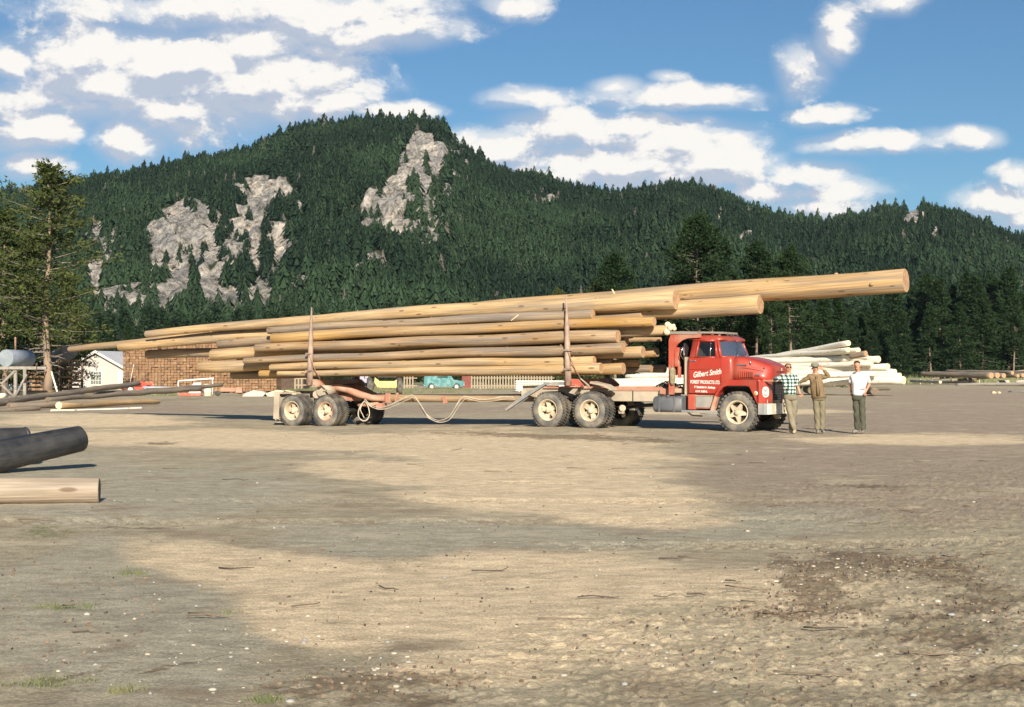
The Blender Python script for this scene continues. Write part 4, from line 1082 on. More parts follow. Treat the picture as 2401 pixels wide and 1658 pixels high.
# step box, running board, tank
m = MB(); m.box((4.30, -1.0, .76), (.2, .12, .40), None, 0, .01); m.box((4.31, -.6, .76), (.3, .8, .38), None, 0)
tk('step_panel', m, P_RED_DUST)
m = MB(); m.box((4.64, -.98, .77), (.48, .12, .31), None, 0, .015); m.box((4.64, -.985, .925), (.5, .14, .02), None, 1); m.box((4.60, -.95, .605), (.56, .16, .03), None, 2)
tk('battery_box', m, [P_GREYM, P_DUST, P_RED_DUST])
m = MB(); m.box((4.55, -1.0, .51), (1.02, .30, .06), None, 0, .01); m.tube([(4.1, -1.0, .52), (4.25, -.9, .40), (4.5, -.8, .38)], .02, 6); m.box((4.85, -1.05, .43), (.6, .06, .035), (0, .04, 0))
tk('running_board', m, P_GREYM)
m = MB()
ring = [(y * .26 , z) for y, z in [(math.copysign(abs(math.cos(a)) ** .55, math.cos(a)), math.copysign(abs(math.sin(a)) ** .55, math.sin(a))) for a in [2 * PI * k / 24 for k in range(24)]]]
m.loft([[(x, -.92 + yy_ * k, .69 + zz_ * k * .215) for yy_, zz_ in [(a, b2) for a, b2 in ring]] for x, k in ((3.22, .9), (3.25, 1), (4.03, 1), (4.06, .9))], 0, True)
tkk = tk('fuel_tank', m, P_TANK)
m = MB()
for x in (3.42, 3.86): m.box((x, -1.185, .69), (.05, .012, .40)); m.box((x, -.92, .91), (.05, .5, .012))
m.ball((3.64, -1.1, .91), (.05, .05, .03)); m.obj('strap', P_TANK, tkk)
m = MB()
for x in (3.05, 3.0): m.box((x, .0, .7), (.06, 1.0, .1))
m.box((3.64, .95, .69), (.8, .45, .4), None, 0, .06); tk('far_tank', m, P_TANK)
# deck clutter behind the cab: hoses, spring hangers
m = MB()
for k in range(7):
    a = k * .9; m.tube([(3.0 + .16 * k * .4, -.5 + .1 * math.sin(a), 1.16), (3.15 + .1 * k, -.4, 1.26 + .05 * math.sin(a)), (3.45 + .08 * k, -.45, 1.12 - .03 * k), (3.6, -.5, 1.0)], .022, 6)
tk('hose_bundle', m, P_BLACK)
m = MB(); m.box((3.35, -.55, 1.02), (.30, .3, .16), (0, .15, 0), 0, .02); m.box((3.75, -.5, 1.05), (.35, .5, .12), None, 0, .02); tk('battery_tray', m, P_PINK)
# cab guard
m = MB()
for y in (-.90, .90):
    m.prism([(3.58, .95), (3.72, .95), (3.73, 2.10), (3.82, 2.28), (3.98, 2.40), (4.14, 2.45), (4.50, 2.46), (4.50, 2.55), (3.64, 2.55), (3.58, 2.40)], y - .035, y + .035)
m.box((3.64, 0, 2.50), (.1, 1.75, .08)); m.box((4.1, 0, 2.50), (.08, 1.75, .07)); m.box((3.64, 0, 1.1), (.08, 1.75, .1))
cg = tk('cab_guard', m, P_RED_DUST)
m = MB(); m.box((3.98, .02, 1.65), (.03, 1.7, 1.35)); m.obj('dark_screen', P_BLACK, cg)
m = MB(); m.box((4.02, -.80, 2.595), (.80, .30, .075), (0, .02, 0)); m.box((4.42, -.2, 2.605), (1.25, 1.0, .05), (0, .03, 0)); m.obj('guard_plank', mat('grey_plank', (.29, .25, .21), (.20, .17, .14), .85, scale=4, stretch=(.3, 4, 4), bump=.4), cg)
m = MB(); m.box((3.70, -.1, 1.85), (.03, 1.5, .75), None, 0); 
for k in range(6): m.box((3.72, -.75 + k * .26, 1.85), (.03, .03, .78), None, 1)
m.obj('mesh_panel', [P_RUST, P_RED_DUST], cg)
m = MB(); m.box((3.80, -.86, 1.95), (.14, .1, .52), None, 0, .03); m.box((3.86, -.86, 1.55), (.08, .08, .3), None, 0, .02); m.obj('rusty_bracket', P_RED_DUST, cg)
m = MB(); m.tube([(4.05, -.95, 1.85), (3.98, -1.06, 2.0), (4.05, -1.08, 2.22)], .012, 6); m.box((4.10, -1.08, 2.1), (.04, .10, .22), None, 0, .02); tk('mirror', m, P_CHROME)
# seat and wheel inside
m = MB(); m.box((4.45, 0, 1.72), (.45, 1.7, .16), None, 0, .05); m.box((4.30, 0, 2.0), (.14, 1.7, .42), (0, -.12, 0), 0, .05); tk('seat', m, mat('grey_vinyl', (.16, .15, .14), None, .6))
m = MB(); pts = [(5.0 + .06 * math.sin(a), -.45 + .2 * math.cos(a), 1.98 + .18 * math.sin(a)) for a in [2 * PI * k / 16 for k in range(17)]]; m.tube(pts, .013, 6, caps=False); m.tube([(5.0, -.45, 1.98), (5.15, -.45, 1.85)], .02, 6); tk('steering_wheel', m, P_BLACK)
# rear fender arms (sloping loading ramps) and mudguards
m = MB()
for y in (-1.12, 1.02):
    m.prism([(-1.42, .50), (-1.36, .46), (-.62, .90), (-.08, 1.20), (.55, 1.20), (.55, 1.26), (-.10, 1.27), (-.70, .98)], y - .045, y + .045)
    m.box((-.95, y + .05, .76), (.5, .03, .16), (0, -.57, 0))
m.box((-.86, 0, .93), (.16, 2.1, .22), None, 1, .01)
m.box((-.98, -.55, .95), (.12, .5, .24), None, 1)
m.box((-.9, 0, 1.12), (.7, .9, .1), None, 1)
tk('loading_ramp', m, [P_GREYM, P_DUST])
m = MB(); m.prism([(1.30, 1.24), (1.75, 1.16), (1.95, 1.05), (1.95, 1.10), (1.75, 1.21), (1.32, 1.30)], -1.15, -.75); m.prism([(.62, .98), (.86, 1.18), (.95, 1.14), (.78, .94)], -1.1, -.8); tk('mudguard', m, P_DUST)
# bunk with stakes
def bunk(parent, sx, zb_, mats, stake_h, lean=-.02, name='bunk', cheek=(.28, .5)):
    m_ = MB(); m_.box((sx, 0, zb_ + .10), (.26, 2.30, .20), None, 0, .015); m_.box((sx, 0, zb_ - .02), (.5, 1.0, .08), None, 0)
    for sg in (-1, 1):
        m_.prism([(sx - .14, zb_ - .02), (sx + .36, zb_ - .02), (sx + .40, zb_ + .04), (sx + .20, zb_ + .20), (sx - .14, zb_ + .22)], sg * 1.13 - .05, sg * 1.13 + .05)
        m_.box((sx + .16, sg * 1.19, zb_ + .09), (.10, .03, .12), None, 0)
    b_ = m_.obj(name, mats, parent)
    for sg in (-1, 1):
        s_ = MB(); zz = [0, .35, .9, 1.25, 1.6, 1.85, 2.1, stake_h]
        rr2 = [.092, .090, .086, .080, .068, .050, .034, .020]
        n_ = len(zz)
        # hollow tapering stake, slightly leaning in
        s_.tube([(lean * z, -sg * .01 * z, z) for z in zz], rr2, 10)
        s_.box((0, sg * .02, .45), (.20, .20, .05), None, 0); s_.box((.0, sg * .03, .98), (.175, .175, .045), None, 0)
        st = s_.obj('stake', P_STAKE, parent, (sx, sg * 1.20, zb_ + .02))
        c_ = MB(); c_.tube([(.02, sg * .08, .98), (.12, sg * .05, .7), (.24, 0, .42), (.36, -.05 * sg, .2)], .013, 5); c_.obj('chain', P_RUST, st)
    return b_
P_BUNK = paint('worn_red_bunk', (.50, .10, .06), dirt=(.50, .36, .28), damt=.7, rough=.7, coat=0)
bunk(truck, .66, 1.16, P_BUNK, 2.50, -.03)
m = MB()
for k in range(10): m.tube([(.95 + .03 * k, -1.12 + .01 * k, 1.42 - .025 * k), (.99 + .03 * k, -1.13, 1.38 - .02 * k), (1.02 + .03 * k, -1.10, 1.36 - .03 * k)], .016, 5)
tk('binder_chain', m, P_DUST)
# tandem bogie beneath
m = MB()
for x in (0.0, 1.32): m.tube([(x, -1.0, .50), (x, 1.0, .50)], .07, 8)
for y in (-.55, .55): m.prism([(-.1, .55), (.66, .85), (1.42, .55), (1.42, .46), (.66, .70), (-.1, .46)], y - .05, y + .05)
m.box((.66, 0, .78), (.3, 1.3, .22)); m.tube([(1.4, 0, .5), (2.3, 0, .62), (4.6, 0, .78)], .05, 8)
tk('tandem_axle', m, P_BLACK)
m = MB(); m.tube([(1.95, -.5, .56), (2.05, -.62, .56)], .09, 10); m.box((1.98, -.55, .46), (.16, .1, .12), None, 0, .03); tk('air_chamber', m, P_DUST)
random.seed(12)
wheel(truck, 5.60, .50, True, TY_F, RM_F, False, 1.12, .27); wheel(truck, 5.60, .50, False, TY_F, RM_F, False, 1.12, .27)
wheel(truck, 0.0, .495, True, TY_D, RM_D, True); wheel(truck, 1.32, .495, True, TY_D, RM_D, True)
wheel(truck, 0.0, .495, False, TY_D, RM_D, True); wheel(truck, 1.32, .495, False, TY_D, RM_D, True)

# ------------------------------------------------------------------ water bag hanging on the guard
m = MB(); m.loft([[(math.cos(a) * .075 * k, math.sin(a) * .06 * k, z) for a in [2 * PI * q / 12 for q in range(12)]] for z, k in ((0, .35), (-.04, .8), (-.12, 1), (-.3, 1.0), (-.40, .85), (-.47, .45))], 0, True)
m.tube([(0, 0, 0), (0, 0, .06)], .012, 6)
wb = m.obj('water_bag', mat('olive_canvas', (.20, .165, .09), (.28, .24, .15), .9, scale=8)); wb.location = T2W(3.70, .96, 1.66); tag(wb, 'olive canvas water bag hanging on the red cab guard behind the door', 'water bag')

# ================================================================== TRAILER
TS = -8.52
dz = -.15
trailer = empty('pole_trailer', T2W(TS, 0, dz), -YAW, 'dusty pink two-axle pole trailer under the rear end of the load', 'trailer')
def tr_(name, mb, mats, parent=None, loc=None): return mb.obj(name, mats, parent or trailer, loc)
wheel(trailer, -.66, .49, True, TY_T, RM_D, True); wheel(trailer, .66, .49, True, TY_T, RM_T, True)
wheel(trailer, -.66, .49, False, TY_T, RM_D, True); wheel(trailer, .66, .49, False, TY_T, RM_T, True)
m = MB()
for x in (-.66, .66): m.tube([(x, -1.0, .49), (x, 1.0, .49)], .065, 8)
for y in (-.5, .5): m.prism([(-.75, .55), (0, .9), (.75, .55), (.75, .46), (0, .74), (-.75, .46)], y - .05, y + .05)
tr_('tandem_axle', m, P_BLACK)
m = MB(); m.box((-.05, 0, 1.0), (.9, 1.05, .22), None, 0, .03); m.box((.2, 0, .9), (1.5, .5, .2), None, 0, .02)
# curved tongue dropping to the reach
pts = [(.25, -.42, 1.20), (.62, -.40, 1.22), (.95, -.36, 1.14), (1.30, -.30, 1.0), (1.70, -.2, .90), (2.15, -.12, .88)]
m.tube(pts, [.13, .13, .125, .115, .10, .09], 10); m.tube([(x, -y, z) for x, y, z in pts], [.13, .13, .125, .115, .10, .09], 10)
tf = tr_('trailer_frame', m, P_PINK)
m = MB(); m.tube([(1.9, -.12, .72), (1.25, -.3, .66)], .055, 8); m.box((1.95, -.05, .66), (.22, .3, .16), None, 0, .03); m.obj('brake_arm', P_PINK, tf)
m = MB(); m.tube([(.34, -.30, 1.12), (.34, -1.02, 1.12)], .17, 22); m.tube([(.10, -.95, 1.0), (.05, -.5, 1.0)], .12, 14)
tr_('air_tank', m, P_DUST)
bunk(trailer, .06, 1.27, P_PINK, 2.42, .02)
m = MB()
for k in range(12): m.tube([(.30 + .035 * k, -1.10, 1.42 - .026 * k), (.33 + .035 * k, -1.13, 1.40 - .026 * k), (.35 + .035 * k, -1.1, 1.37 - .026 * k)], .017, 5)
m.box((.62, -1.05, 1.13), (.3, .05, .04)); tr_('binder_chain', m, P_DUST)
m = MB(); m.box((-1.30, -.93, .62), (.03, .55, .88), (0, .05, 0), 0, .01); m.box((-1.27, .93, .62), (.03, .55, .88), (0, .05, 0), 0, .01); m.box((-1.2, 0, 1.04), (.14, 2.3, .06)); m.box((-1.28, -1.2, .65), (.22, .02, .86), (0, .05, 0), 0, .01); m.box((-1.24, -.9, .12), (.3, .3, .03))
tr_('mud_flap', m, P_DUST)
m = MB(); m.box((-.9, 0, 1.06), (1.0, .2, .08)); tr_('flap_hanger', m, P_RUST)
# wooden reach from trailer to truck
m = MB()
pts = [(1.55 + (8.52 - .9 - 1.55) * f, -.12 * (1 - f) + 0 * f, .90 + (.95 - .90) * f - .02 * math.sin(PI * f)) for f in [k / 10 for k in range(11)]]
m.tube([(x, 0, z) for x, y, z in pts], [.12, .125, .125, .123, .12, .12, .115, .115, .115, .115, .115], 14, 0, True, True, 1)
rc = tr_('reach_pole', m, [W_GREY, M_CUT])
m = MB(); m.box((2.25, 0, .90), (.18, .28, .30), None, 0, .02); m.box((2.6, -.12, .95), (.06, .06, .3), (0, .3, 0)); m.box((4.35, -.12, .86), (.12, .06, .24), (0, -.35, 0)); m.obj('reach_clamp', P_PINK, rc)
# air hoses looping between trailer and truck
HOSE = mat('pale_hose', (.56, .48, .38), (.45, .37, .28), .6)
def hose(ptsx, off=0):
    w = []
    for px, py in ptsx:
        p = on_truck(px, py, .35 + off); w.append(p)
    # smooth
    q = []
    n = len(w)
    for i in range(n - 1):
        a = w[max(i - 1, 0)]; b_ = w[i]; c_ = w[i + 1]; d_ = w[min(i + 2, n - 1)]
        for k in range(6):
            u = k / 6; q.append(.5 * ((2 * b_) + (c_ - a) * u + (2 * a - 5 * b_ + 4 * c_ - d_) * u * u + (3 * b_ - a - 3 * c_ + d_) * u ** 3))
    q.append(w[-1])
    Mi = trailer.matrix_basis.inverted() if False else (Matrix.Translation(T2W(TS, 0, dz)) @ Matrix.Rotation(-YAW, 4, 'Z')).inverted()
    return [Mi @ p for p in q]
hs1 = [(857,937),(868,948),(885,955),(905,953),(930,943),(953,932),(968,927),(978,937),(990,955),(1002,973),(1020,984),(1035,985),(1052,978),(1066,958),(1080,938),(1090,930),(1105,933),(1125,937),(1150,936),(1180,931),(1205,932)]
m = MB(); m.tube(hose(hs1), .011, 6)
m.tube(hose([(x + 3, y + 5) for x, y in hs1], .06), .010, 6)
m.tube(hose([(x * 1.0 - 2, y + (3 if y > 945 else -1)) for x, y in hs1], -.05), .012, 6)
cl = [(855,940),(846,950),(840,965),(841,978),(850,986),(860,984),(866,972),(864,956),(857,942)]
m.tube(hose(cl), .016, 6); m.tube(hose([(x * .98 + 17.5, y + 1) for x, y in cl]), .016, 6); m.tube(hose([(850,948),(845,960),(850,972),(854,980)]), .013, 6)
tr_('air_hose', m, HOSE)
M_ = None

# ================================================================== POLES ON THE TRUCK
LOADG = 'poles loaded on the truck'
def load(lx, ly, lh, rx, ry, rh, t_, mats, label, sag=0.0, seed=0, name='log', t1=None, bow=0.0):
    a = on_truck(lx, ly, t_); b_ = on_truck(rx, ry, t_ if t1 is None else t1)
    return pole(name, label, a, b_, lh / 2 / F * a.y, rh / 2 / F * b_.y, mats, sag, LOADG, seed, 22, 'log', bow)
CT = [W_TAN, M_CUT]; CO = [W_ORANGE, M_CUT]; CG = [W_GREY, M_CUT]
load(344,783,16,1586,705,46, .62, CT, 'longest tan pole on top of the near side, its sawn butt above the cab', .12, 1)
load(162,820,13,2124,659,60, .02, [wood('long_tan_pole', (.50,.33,.17),(.42,.265,.12),(.29,.215,.15),.9), M_CUT], 'thickest and longest pole reaching far beyond the cab on the right', .20, 2)
load(283,812,22,1783,715,46, .30, CT, 'pole whose short thick butt overhangs above the cab roof under the longest one', .10, 3)
load(630,774,16,1391,736,23, .93, [wood('grey_brown_pole', (.36,.27,.18),(.30,.22,.15),(.22,.19,.17),.9), M_CUT], 'grey-brown weathered pole in the top row between the stakes', .02, 4)
load(641,792,24,1535,754,23, .95, CO, 'honey coloured pole, second row from the top on the near side', .03, 5)
load(601,817,20,1450,788,30, .98, CG, 'thick grey-tan pole, third row from the top on the near side', .02, 6)
load(574,846,15,1462,817,26, 1.0, CG, 'greenish grey pole, fourth row from the top on the near side', .02, 7)
load(636,861,17,1393,846,22, 1.02, CT, 'clean tan pole, second row from the bottom on the near side', .01, 8)
load(652,876,12,1410,865,26, 1.02, CT, 'clean tan pole at the bottom of the near side of the load', .01, 9)
load(514,806,20,1505,741,18, .55, CG, 'greyish pole just under the top rows, its blunt end left of the rear stake', .0, 10)
load(499,832,28,1570,772,24, .55, CT, 'tan pole with a knobbly burl on its right end near the cab guard', .0, 11)
load(472,860,28,1508,827,27, .55, CT, 'blunt thick tan pole sticking out lowest on the left of the load', .0, 12)
load(612,875,18,1462,866,26, .62, CO, 'orange-bottomed pole in the bottom row inside the near-side poles', .0, 13)
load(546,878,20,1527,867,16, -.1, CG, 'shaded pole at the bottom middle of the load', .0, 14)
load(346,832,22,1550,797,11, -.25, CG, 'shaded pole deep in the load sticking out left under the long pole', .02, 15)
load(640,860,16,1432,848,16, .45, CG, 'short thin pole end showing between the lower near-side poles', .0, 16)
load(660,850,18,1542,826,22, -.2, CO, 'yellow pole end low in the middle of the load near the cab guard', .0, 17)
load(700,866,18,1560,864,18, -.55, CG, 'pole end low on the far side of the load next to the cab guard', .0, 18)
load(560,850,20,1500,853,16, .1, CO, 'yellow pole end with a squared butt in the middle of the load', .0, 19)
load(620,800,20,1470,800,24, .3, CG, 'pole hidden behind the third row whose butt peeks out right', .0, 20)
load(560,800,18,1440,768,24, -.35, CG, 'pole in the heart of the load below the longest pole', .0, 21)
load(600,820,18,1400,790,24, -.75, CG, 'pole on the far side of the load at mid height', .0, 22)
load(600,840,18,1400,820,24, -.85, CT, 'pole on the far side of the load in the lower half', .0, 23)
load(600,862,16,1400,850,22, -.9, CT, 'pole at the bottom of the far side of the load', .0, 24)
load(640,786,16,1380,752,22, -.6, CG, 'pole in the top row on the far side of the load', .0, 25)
# burl on the knobbly butt
m = MB(); rb = random.Random(4)
for k in range(9): m.ball((rb.uniform(-.05, .1), rb.uniform(-.15, .15), rb.uniform(-.14, .14)), rb.uniform(.05, .10), 0, 8, 6)
bl = m.obj('burl', M_CUTP, bpy.data.objects.get('log.010')); bl.location = ((on_truck(1570,772,.55) - on_truck(499,832,.55)).length, 0, 0)
# splinters standing on the load
for k, (px, py, t_) in enumerate([(1440, 686, .45), (1215, 742, 1.05)]):
    m = MB(); p = on_truck(px, py, t_)
    if k == 0: m.prism([(0, -.05), (.05, -.06), (-.05, .10), (-.08, .10)], -.01, .01); lab = 'pale splinter of wood standing on the long top pole'
    else: m.prism([(0, .05), (.02, .03), (-.22, -.12), (-.24, -.11)], -.01, .01); lab = 'pale sliver of wood caught on the grey-brown top pole'
    o = m.obj('wood_splinter', M_CUTP); o.location = p; o.rotation_euler = (0, 0, -YAW); tag(o, lab, 'splinter')
_one = ['', 'first', 'second', 'third', 'fourth', 'fifth', 'sixth', 'seventh', 'eighth', 'ninth', 'tenth', 'eleventh', 'twelfth', 'thirteenth', 'fourteenth', 'fifteenth', 'sixteenth', 'seventeenth', 'eighteenth', 'nineteenth']
_ten = {2: 'twent', 3: 'thirt', 4: 'fort', 5: 'fift', 6: 'sixt', 7: 'sevent', 8: 'eight', 9: 'ninet'}
def ordinal(n):
    if n >= 100: return 'hundredth' if n == 100 else 'hundred and ' + ordinal(n - 100)
    if n < 20: return _one[n]
    t_, u_ = divmod(n, 10)
    return _ten[t_] + ('ieth' if u_ == 0 else 'y-' + _one[u_])
# ================================================================== PEOPLE
def skin_eval(verts, edges, radii, sub=2, root=0):
    me_ = bpy.data.meshes.new('tmp'); me_.from_pydata([Vector(v) for v in verts], edges, []); me_.update()
    o = bpy.data.objects.new('tmp', me_); C.objects.link(o)
    md = o.modifiers.new('s', 'SKIN'); md.use_smooth_shade = True
    lay = me_.skin_vertices[0] if len(me_.skin_vertices) else None
    if lay is None:
        bm = bmesh.new(); bm.from_mesh(me_); bm.verts.layers.skin.verify(); bm.to_mesh(me_); bm.free(); lay = me_.skin_vertices[0]
    for i, r_ in enumerate(radii):
        lay.data[i].radius = (r_, r_) if isinstance(r_, (int, float)) else r_
        lay.data[i].use_root = (i == root)
    sd = o.modifiers.new('u', 'SUBSURF'); sd.levels = sub; sd.render_levels = sub
    dg = bpy.context.evaluated_depsgraph_get(); dg.update()
    e = bpy.data.meshes.new_from_object(o.evaluated_get(dg))
    bpy.data.objects.remove(o)
    V_ = [v.co.copy() for v in e.vertices]; F_ = [tuple(p.vertices) for p in e.polygons]
    bpy.data.meshes.remove(e); return V_, F_
def hand(mb, wrist, dirv, side, curl=.5, palm_n=Vector((0, -1, 0))):
    d = dirv.normalized(); sd_ = d.cross(palm_n); sd_ = (sd_.normalized() if sd_.length > 1e-4 else Vector((1, 0, 0))) * side
    pn = sd_.cross(d).normalized() * side
    for k, (off, L) in enumerate(((-.030, .066), (-.010, .078), (.011, .072), (.030, .056))):
        b0 = wrist + d * .075 + sd_ * off
        pts = [b0 - d * .03, b0, b0 + d * L * .45 + pn * curl * .012, b0 + d * L * (.85 - .25 * curl) + pn * curl * .035, b0 + d * L * (1.05 - .5 * curl) + pn * curl * .06]
        V_, F_ = skin_eval(pts, [(i, i + 1) for i in range(4)], [.010, .0105, .0095, .009, .0075], 1)
        mb.add(V_, F_, 0, True)
    b0 = wrist + d * .03 - sd_ * .03
    pts = [b0, b0 - sd_ * .022 + d * .018, b0 - sd_ * .036 + d * .045 + pn * .012, b0 - sd_ * .036 + d * .068 + pn * .02]
    V_, F_ = skin_eval(pts, [(0, 1), (1, 2), (2, 3)], [.013, .0125, .011, .009], 1); mb.add(V_, F_, 0, True)
SKIN = mat('sunburnt_skin', (.50, .255, .155), (.42, .20, .12), .55, scale=12)
def person(label, x, y, J, sleeves, mats_, face_dir, hat=False, shades=False, jacket=False, hair=None):
    z0 = gz(x, y) - .0
    root = empty('person', (x, y, z0), 0, label, 'person')
    V_ = lambda k: Vector(J[k])
    chest = (V_('shL') + V_('shR')) / 2 * .5 + V_('waist') * .5
    up = (V_('shL') + V_('shR')) / 2
    head = V_('head'); fd = Vector(face_dir).normalized(); sdv = fd.cross(Vector((0, 0, 1))).normalized()
    up.z -= .02
    mb = MB()
    hn = ['pelvis', 'waist', 'chest', 'up', 'neck', 'jaw', 'mid', 'crown', 'shL', 'elL', 'wrL', 'shR', 'elR', 'wrR', 'hipL', 'knL', 'anL', 'hipR', 'knR', 'anR']
    pelvis = (V_('hipL') + V_('hipR')) / 2 + Vector((0, 0, .05))
    def lerp(a, b_, f): return a + (b_ - a) * f
    P = dict(pelvis=pelvis, waist=V_('waist'), chest=chest, up=up, neck=lerp(V_('neck'), head, .12), jaw=lerp(V_('neck'), head, .62) + fd * .012, mid=head + Vector((0, 0, .005)), crown=head + Vector((0, 0, .075)) - fd * .012,
             shL=V_('shL'), elL=V_('elL'), wrL=lerp(V_('elL'), V_('haL'), .82), shR=V_('shR'), elR=V_('elR'), wrR=lerp(V_('elR'), V_('haR'), .82),
             hipL=V_('hipL'), knL=V_('knL'), anL=V_('anL'), hipR=V_('hipR'), knR=V_('knR'), anR=V_('anR'), haL=V_('haL'), haR=V_('haR'))
    hn += ['haL', 'haR']
    rad = dict(pelvis=(.09, .07), waist=(.08, .07), chest=(.14, .11), up=(.10, .085), neck=.056, jaw=.066, mid=.086, crown=.064, shL=.062, elL=.040, wrL=.027, shR=.062, elR=.040, wrR=.027,
               hipL=.07, knL=.05, anL=.038, hipR=.07, knR=.056, anR=.038, haL=(.036, .018), haR=(.036, .018))
    E_ = [('pelvis', 'waist'), ('waist', 'chest'), ('chest', 'up'), ('up', 'neck'), ('neck', 'jaw'), ('jaw', 'mid'), ('mid', 'crown'), ('up', 'shL'), ('shL', 'elL'), ('elL', 'wrL'), ('wrL', 'haL'), ('up', 'shR'), ('shR', 'elR'), ('elR', 'wrR'), ('wrR', 'haR'),
          ('pelvis', 'hipL'), ('hipL', 'knL'), ('knL', 'anL'), ('pelvis', 'hipR'), ('hipR', 'knR'), ('knR', 'anR')]
    ix = {k: i for i, k in enumerate(hn)}
    v_, f_ = skin_eval([P[k] for k in hn], [(ix[a], ix[b_]) for a, b_ in E_], [rad[k] for k in hn], 2)
    mb.add(v_, f_, 0, True)
    for s_, k in ((1, 'L'), (-1, 'R')):
        d = (P['ha' + k] - P['el' + k]); hand(mb, P['wr' + k], P['ha' + k] - P['wr' + k], s_ if k == 'L' else -s_, .6, Vector(J.get('pn' + k, (0, -1, 0))))
    # nose, ears, chin: part of the head
    mb.ball(head + fd * .088 + Vector((0, 0, -.012)), (.013, .016, .024), 0, 8, 6)
    mb.ball(head + fd * .055 + Vector((0, 0, -.082)), (.032, .03, .022), 0, 8, 6)
    for s_ in (-1, 1): mb.ball(head + sdv * s_ * .083 + Vector((0, 0, -.01)), (.011, .02, .028), 0, 8, 6)
    body = mb.obj('body', SKIN, root)
    m_ = MB()
    for s_ in (-1, 1): m_.ball(head + fd * .078 + sdv * s_ * .031 + Vector((0, 0, .012)), (.009, .008, .005), 0, 8, 6)
    m_.obj('eyes', mat('eye_dark', (.06, .04, .03)), root)
    m_ = MB(); m_.ball(head + fd * .078 + Vector((0, 0, -.052)), (.024, .012, .006), 0, 8, 6); m_.obj('mouth', mat('lips', (.35, .13, .10)), root)
    if shades:
        m_ = MB()
        for s_ in (-1, 1): m_.ball(head + fd * .086 + sdv * s_ * .033 + Vector((0, 0, .012)), (.029, .016, .019), 0, 10, 6); m_.tube([head + fd * .08 + sdv * s_ * .055 + Vector((0, 0, .016)), head + sdv * s_ * .09 + Vector((0, 0, .012))], .005, 5)
        m_.tube([head + fd * .094 + sdv * .02 + Vector((0, 0, .018)), head + fd * .094 - sdv * .02 + Vector((0, 0, .018))], .004, 5)
        m_.obj('sunglasses', mat('black_lens', (.012, .012, .014), None, .15), root)
    if hair:
        m_ = MB(); c = head + Vector((0, 0, .018)) - fd * .016
        vs, fs = [], []
        mm = MB(); mm.ball(c, (.096, .098, .098), 0, 20, 14)
        keep_f = []
        for f in mm.f:
            cc = sum((Vector(mm.v[i]) for i in f), Vector()) / len(f) - c
            if cc.z > hair[1] + cc.dot(fd) * hair[2] and abs(cc.dot(sdv)) < 1: keep_f.append(f)
        key = lambda i: tuple(round(q, 4) for q in mm.v[i])
        seen = {key(i) for f in keep_f for i in f if Vector(mm.v[i]).z > c.z + .09}; kept = []; grew = True; rest = list(keep_f)
        while grew:
            grew = False; nr_ = []
            for f in rest:
                if any(key(i) in seen for i in f): kept.append(f); seen |= {key(i) for i in f}; grew = True
                else: nr_.append(f)
            rest = nr_
        m_.add([mm.v[i] for f in kept for i in f], [tuple(range(4 * k, 4 * k + 4)) for k in range(len(kept))], 0, True); m_.obj('hair', hair[0], root)
    if hat:
        m_ = MB(); c = head + Vector((0, 0, .045))
        m_.loft([[(c.x + math.cos(a) * rx, c.y + math.sin(a) * rx * 1.05, c.z + z_) for a in [2 * PI * k / 20 for k in range(20)]] for rx, z_ in ((.102, -.01), (.104, .03), (.098, .07), (.075, .092), (.02, .098))], 0, True)
        b1 = c + fd * .085
        m_.prism([(b1.x - .075, b1.y + .02), (b1.x + .075, b1.y + .02), (b1.x + .05 + fd.x * .07, b1.y + fd.y * .07), (b1.x - .05 + fd.x * .07, b1.y + fd.y * .07)], c.z - .008, c.z + .004, axis='z')
        m_.obj('cap', mats_['hat'], root)
    # shirt
    a = 1.0
    sl = {}
    names = ['waist', 'chest', 'up', 'nk', 'shL', 'saL', 'shR', 'saR']; Q = dict(waist=P['waist'] + Vector((0, 0, -.03)), chest=P['chest'], up=P['up'] + Vector((0, 0, -.01)), nk=P['neck'] + Vector((0, 0, -.045)), shL=P['shL'], shR=P['shR'])
    if jacket: Q['waist'] = P['waist'] + Vector((0, 0, .02))
    rr_ = dict(waist=(.15, .125), chest=(.162, .13), up=(.122, .105), nk=.068, shL=.082, shR=.082)
    ed = [('waist', 'chest'), ('chest', 'up'), ('up', 'nk'), ('up', 'shL'), ('up', 'shR')]
    for k in 'LR':
        if sleeves >= 1:
            names += ['el' + k, 'we' + k]; Q['sa' + k] = lerp(P['sh' + k], P['el' + k], .5); Q['el' + k] = P['el' + k]; Q['we' + k] = lerp(P['el' + k], P['wr' + k], .9)
            rr_['sa' + k] = .070; rr_['el' + k] = .056; rr_['we' + k] = .044
            ed += [('sh' + k, 'sa' + k), ('sa' + k, 'el' + k), ('el' + k, 'we' + k)]
        else:
            f = .92 if sleeves > 0 else .6
            Q['sa' + k] = lerp(P['sh' + k], P['el' + k], f); rr_['sa' + k] = .068; ed += [('sh' + k, 'sa' + k)]
    if jacket:
        names += ['hem']; Q['hem'] = P['pelvis'] + Vector((-.01, 0, -.03)); rr_['hem'] = (.178, .145); ed += [('hem', 'waist')]
    else:
        names += ['hem']; Q['hem'] = P['waist'] + Vector((0, 0, .02)); rr_['hem'] = (.10, .08); ed += [('hem', 'waist')]
        Q['waist'] = P['waist'] + Vector((0, 0, .06)); rr_['waist'] = (.13, .10)
    ix = {k: i for i, k in enumerate(names)}
    v_, f_ = skin_eval([Q[k] for k in names], [(ix[a_], ix[b_]) for a_, b_ in ed], [rr_[k] for k in names], 2, 1)
    rj = random.Random(5)
    v_ = [v + Vector((math.sin(v.z * 43 + v.x * 31), math.sin(v.z * 37 + v.x * 19), math.sin(v.x * 41))) * .006 for v in v_]
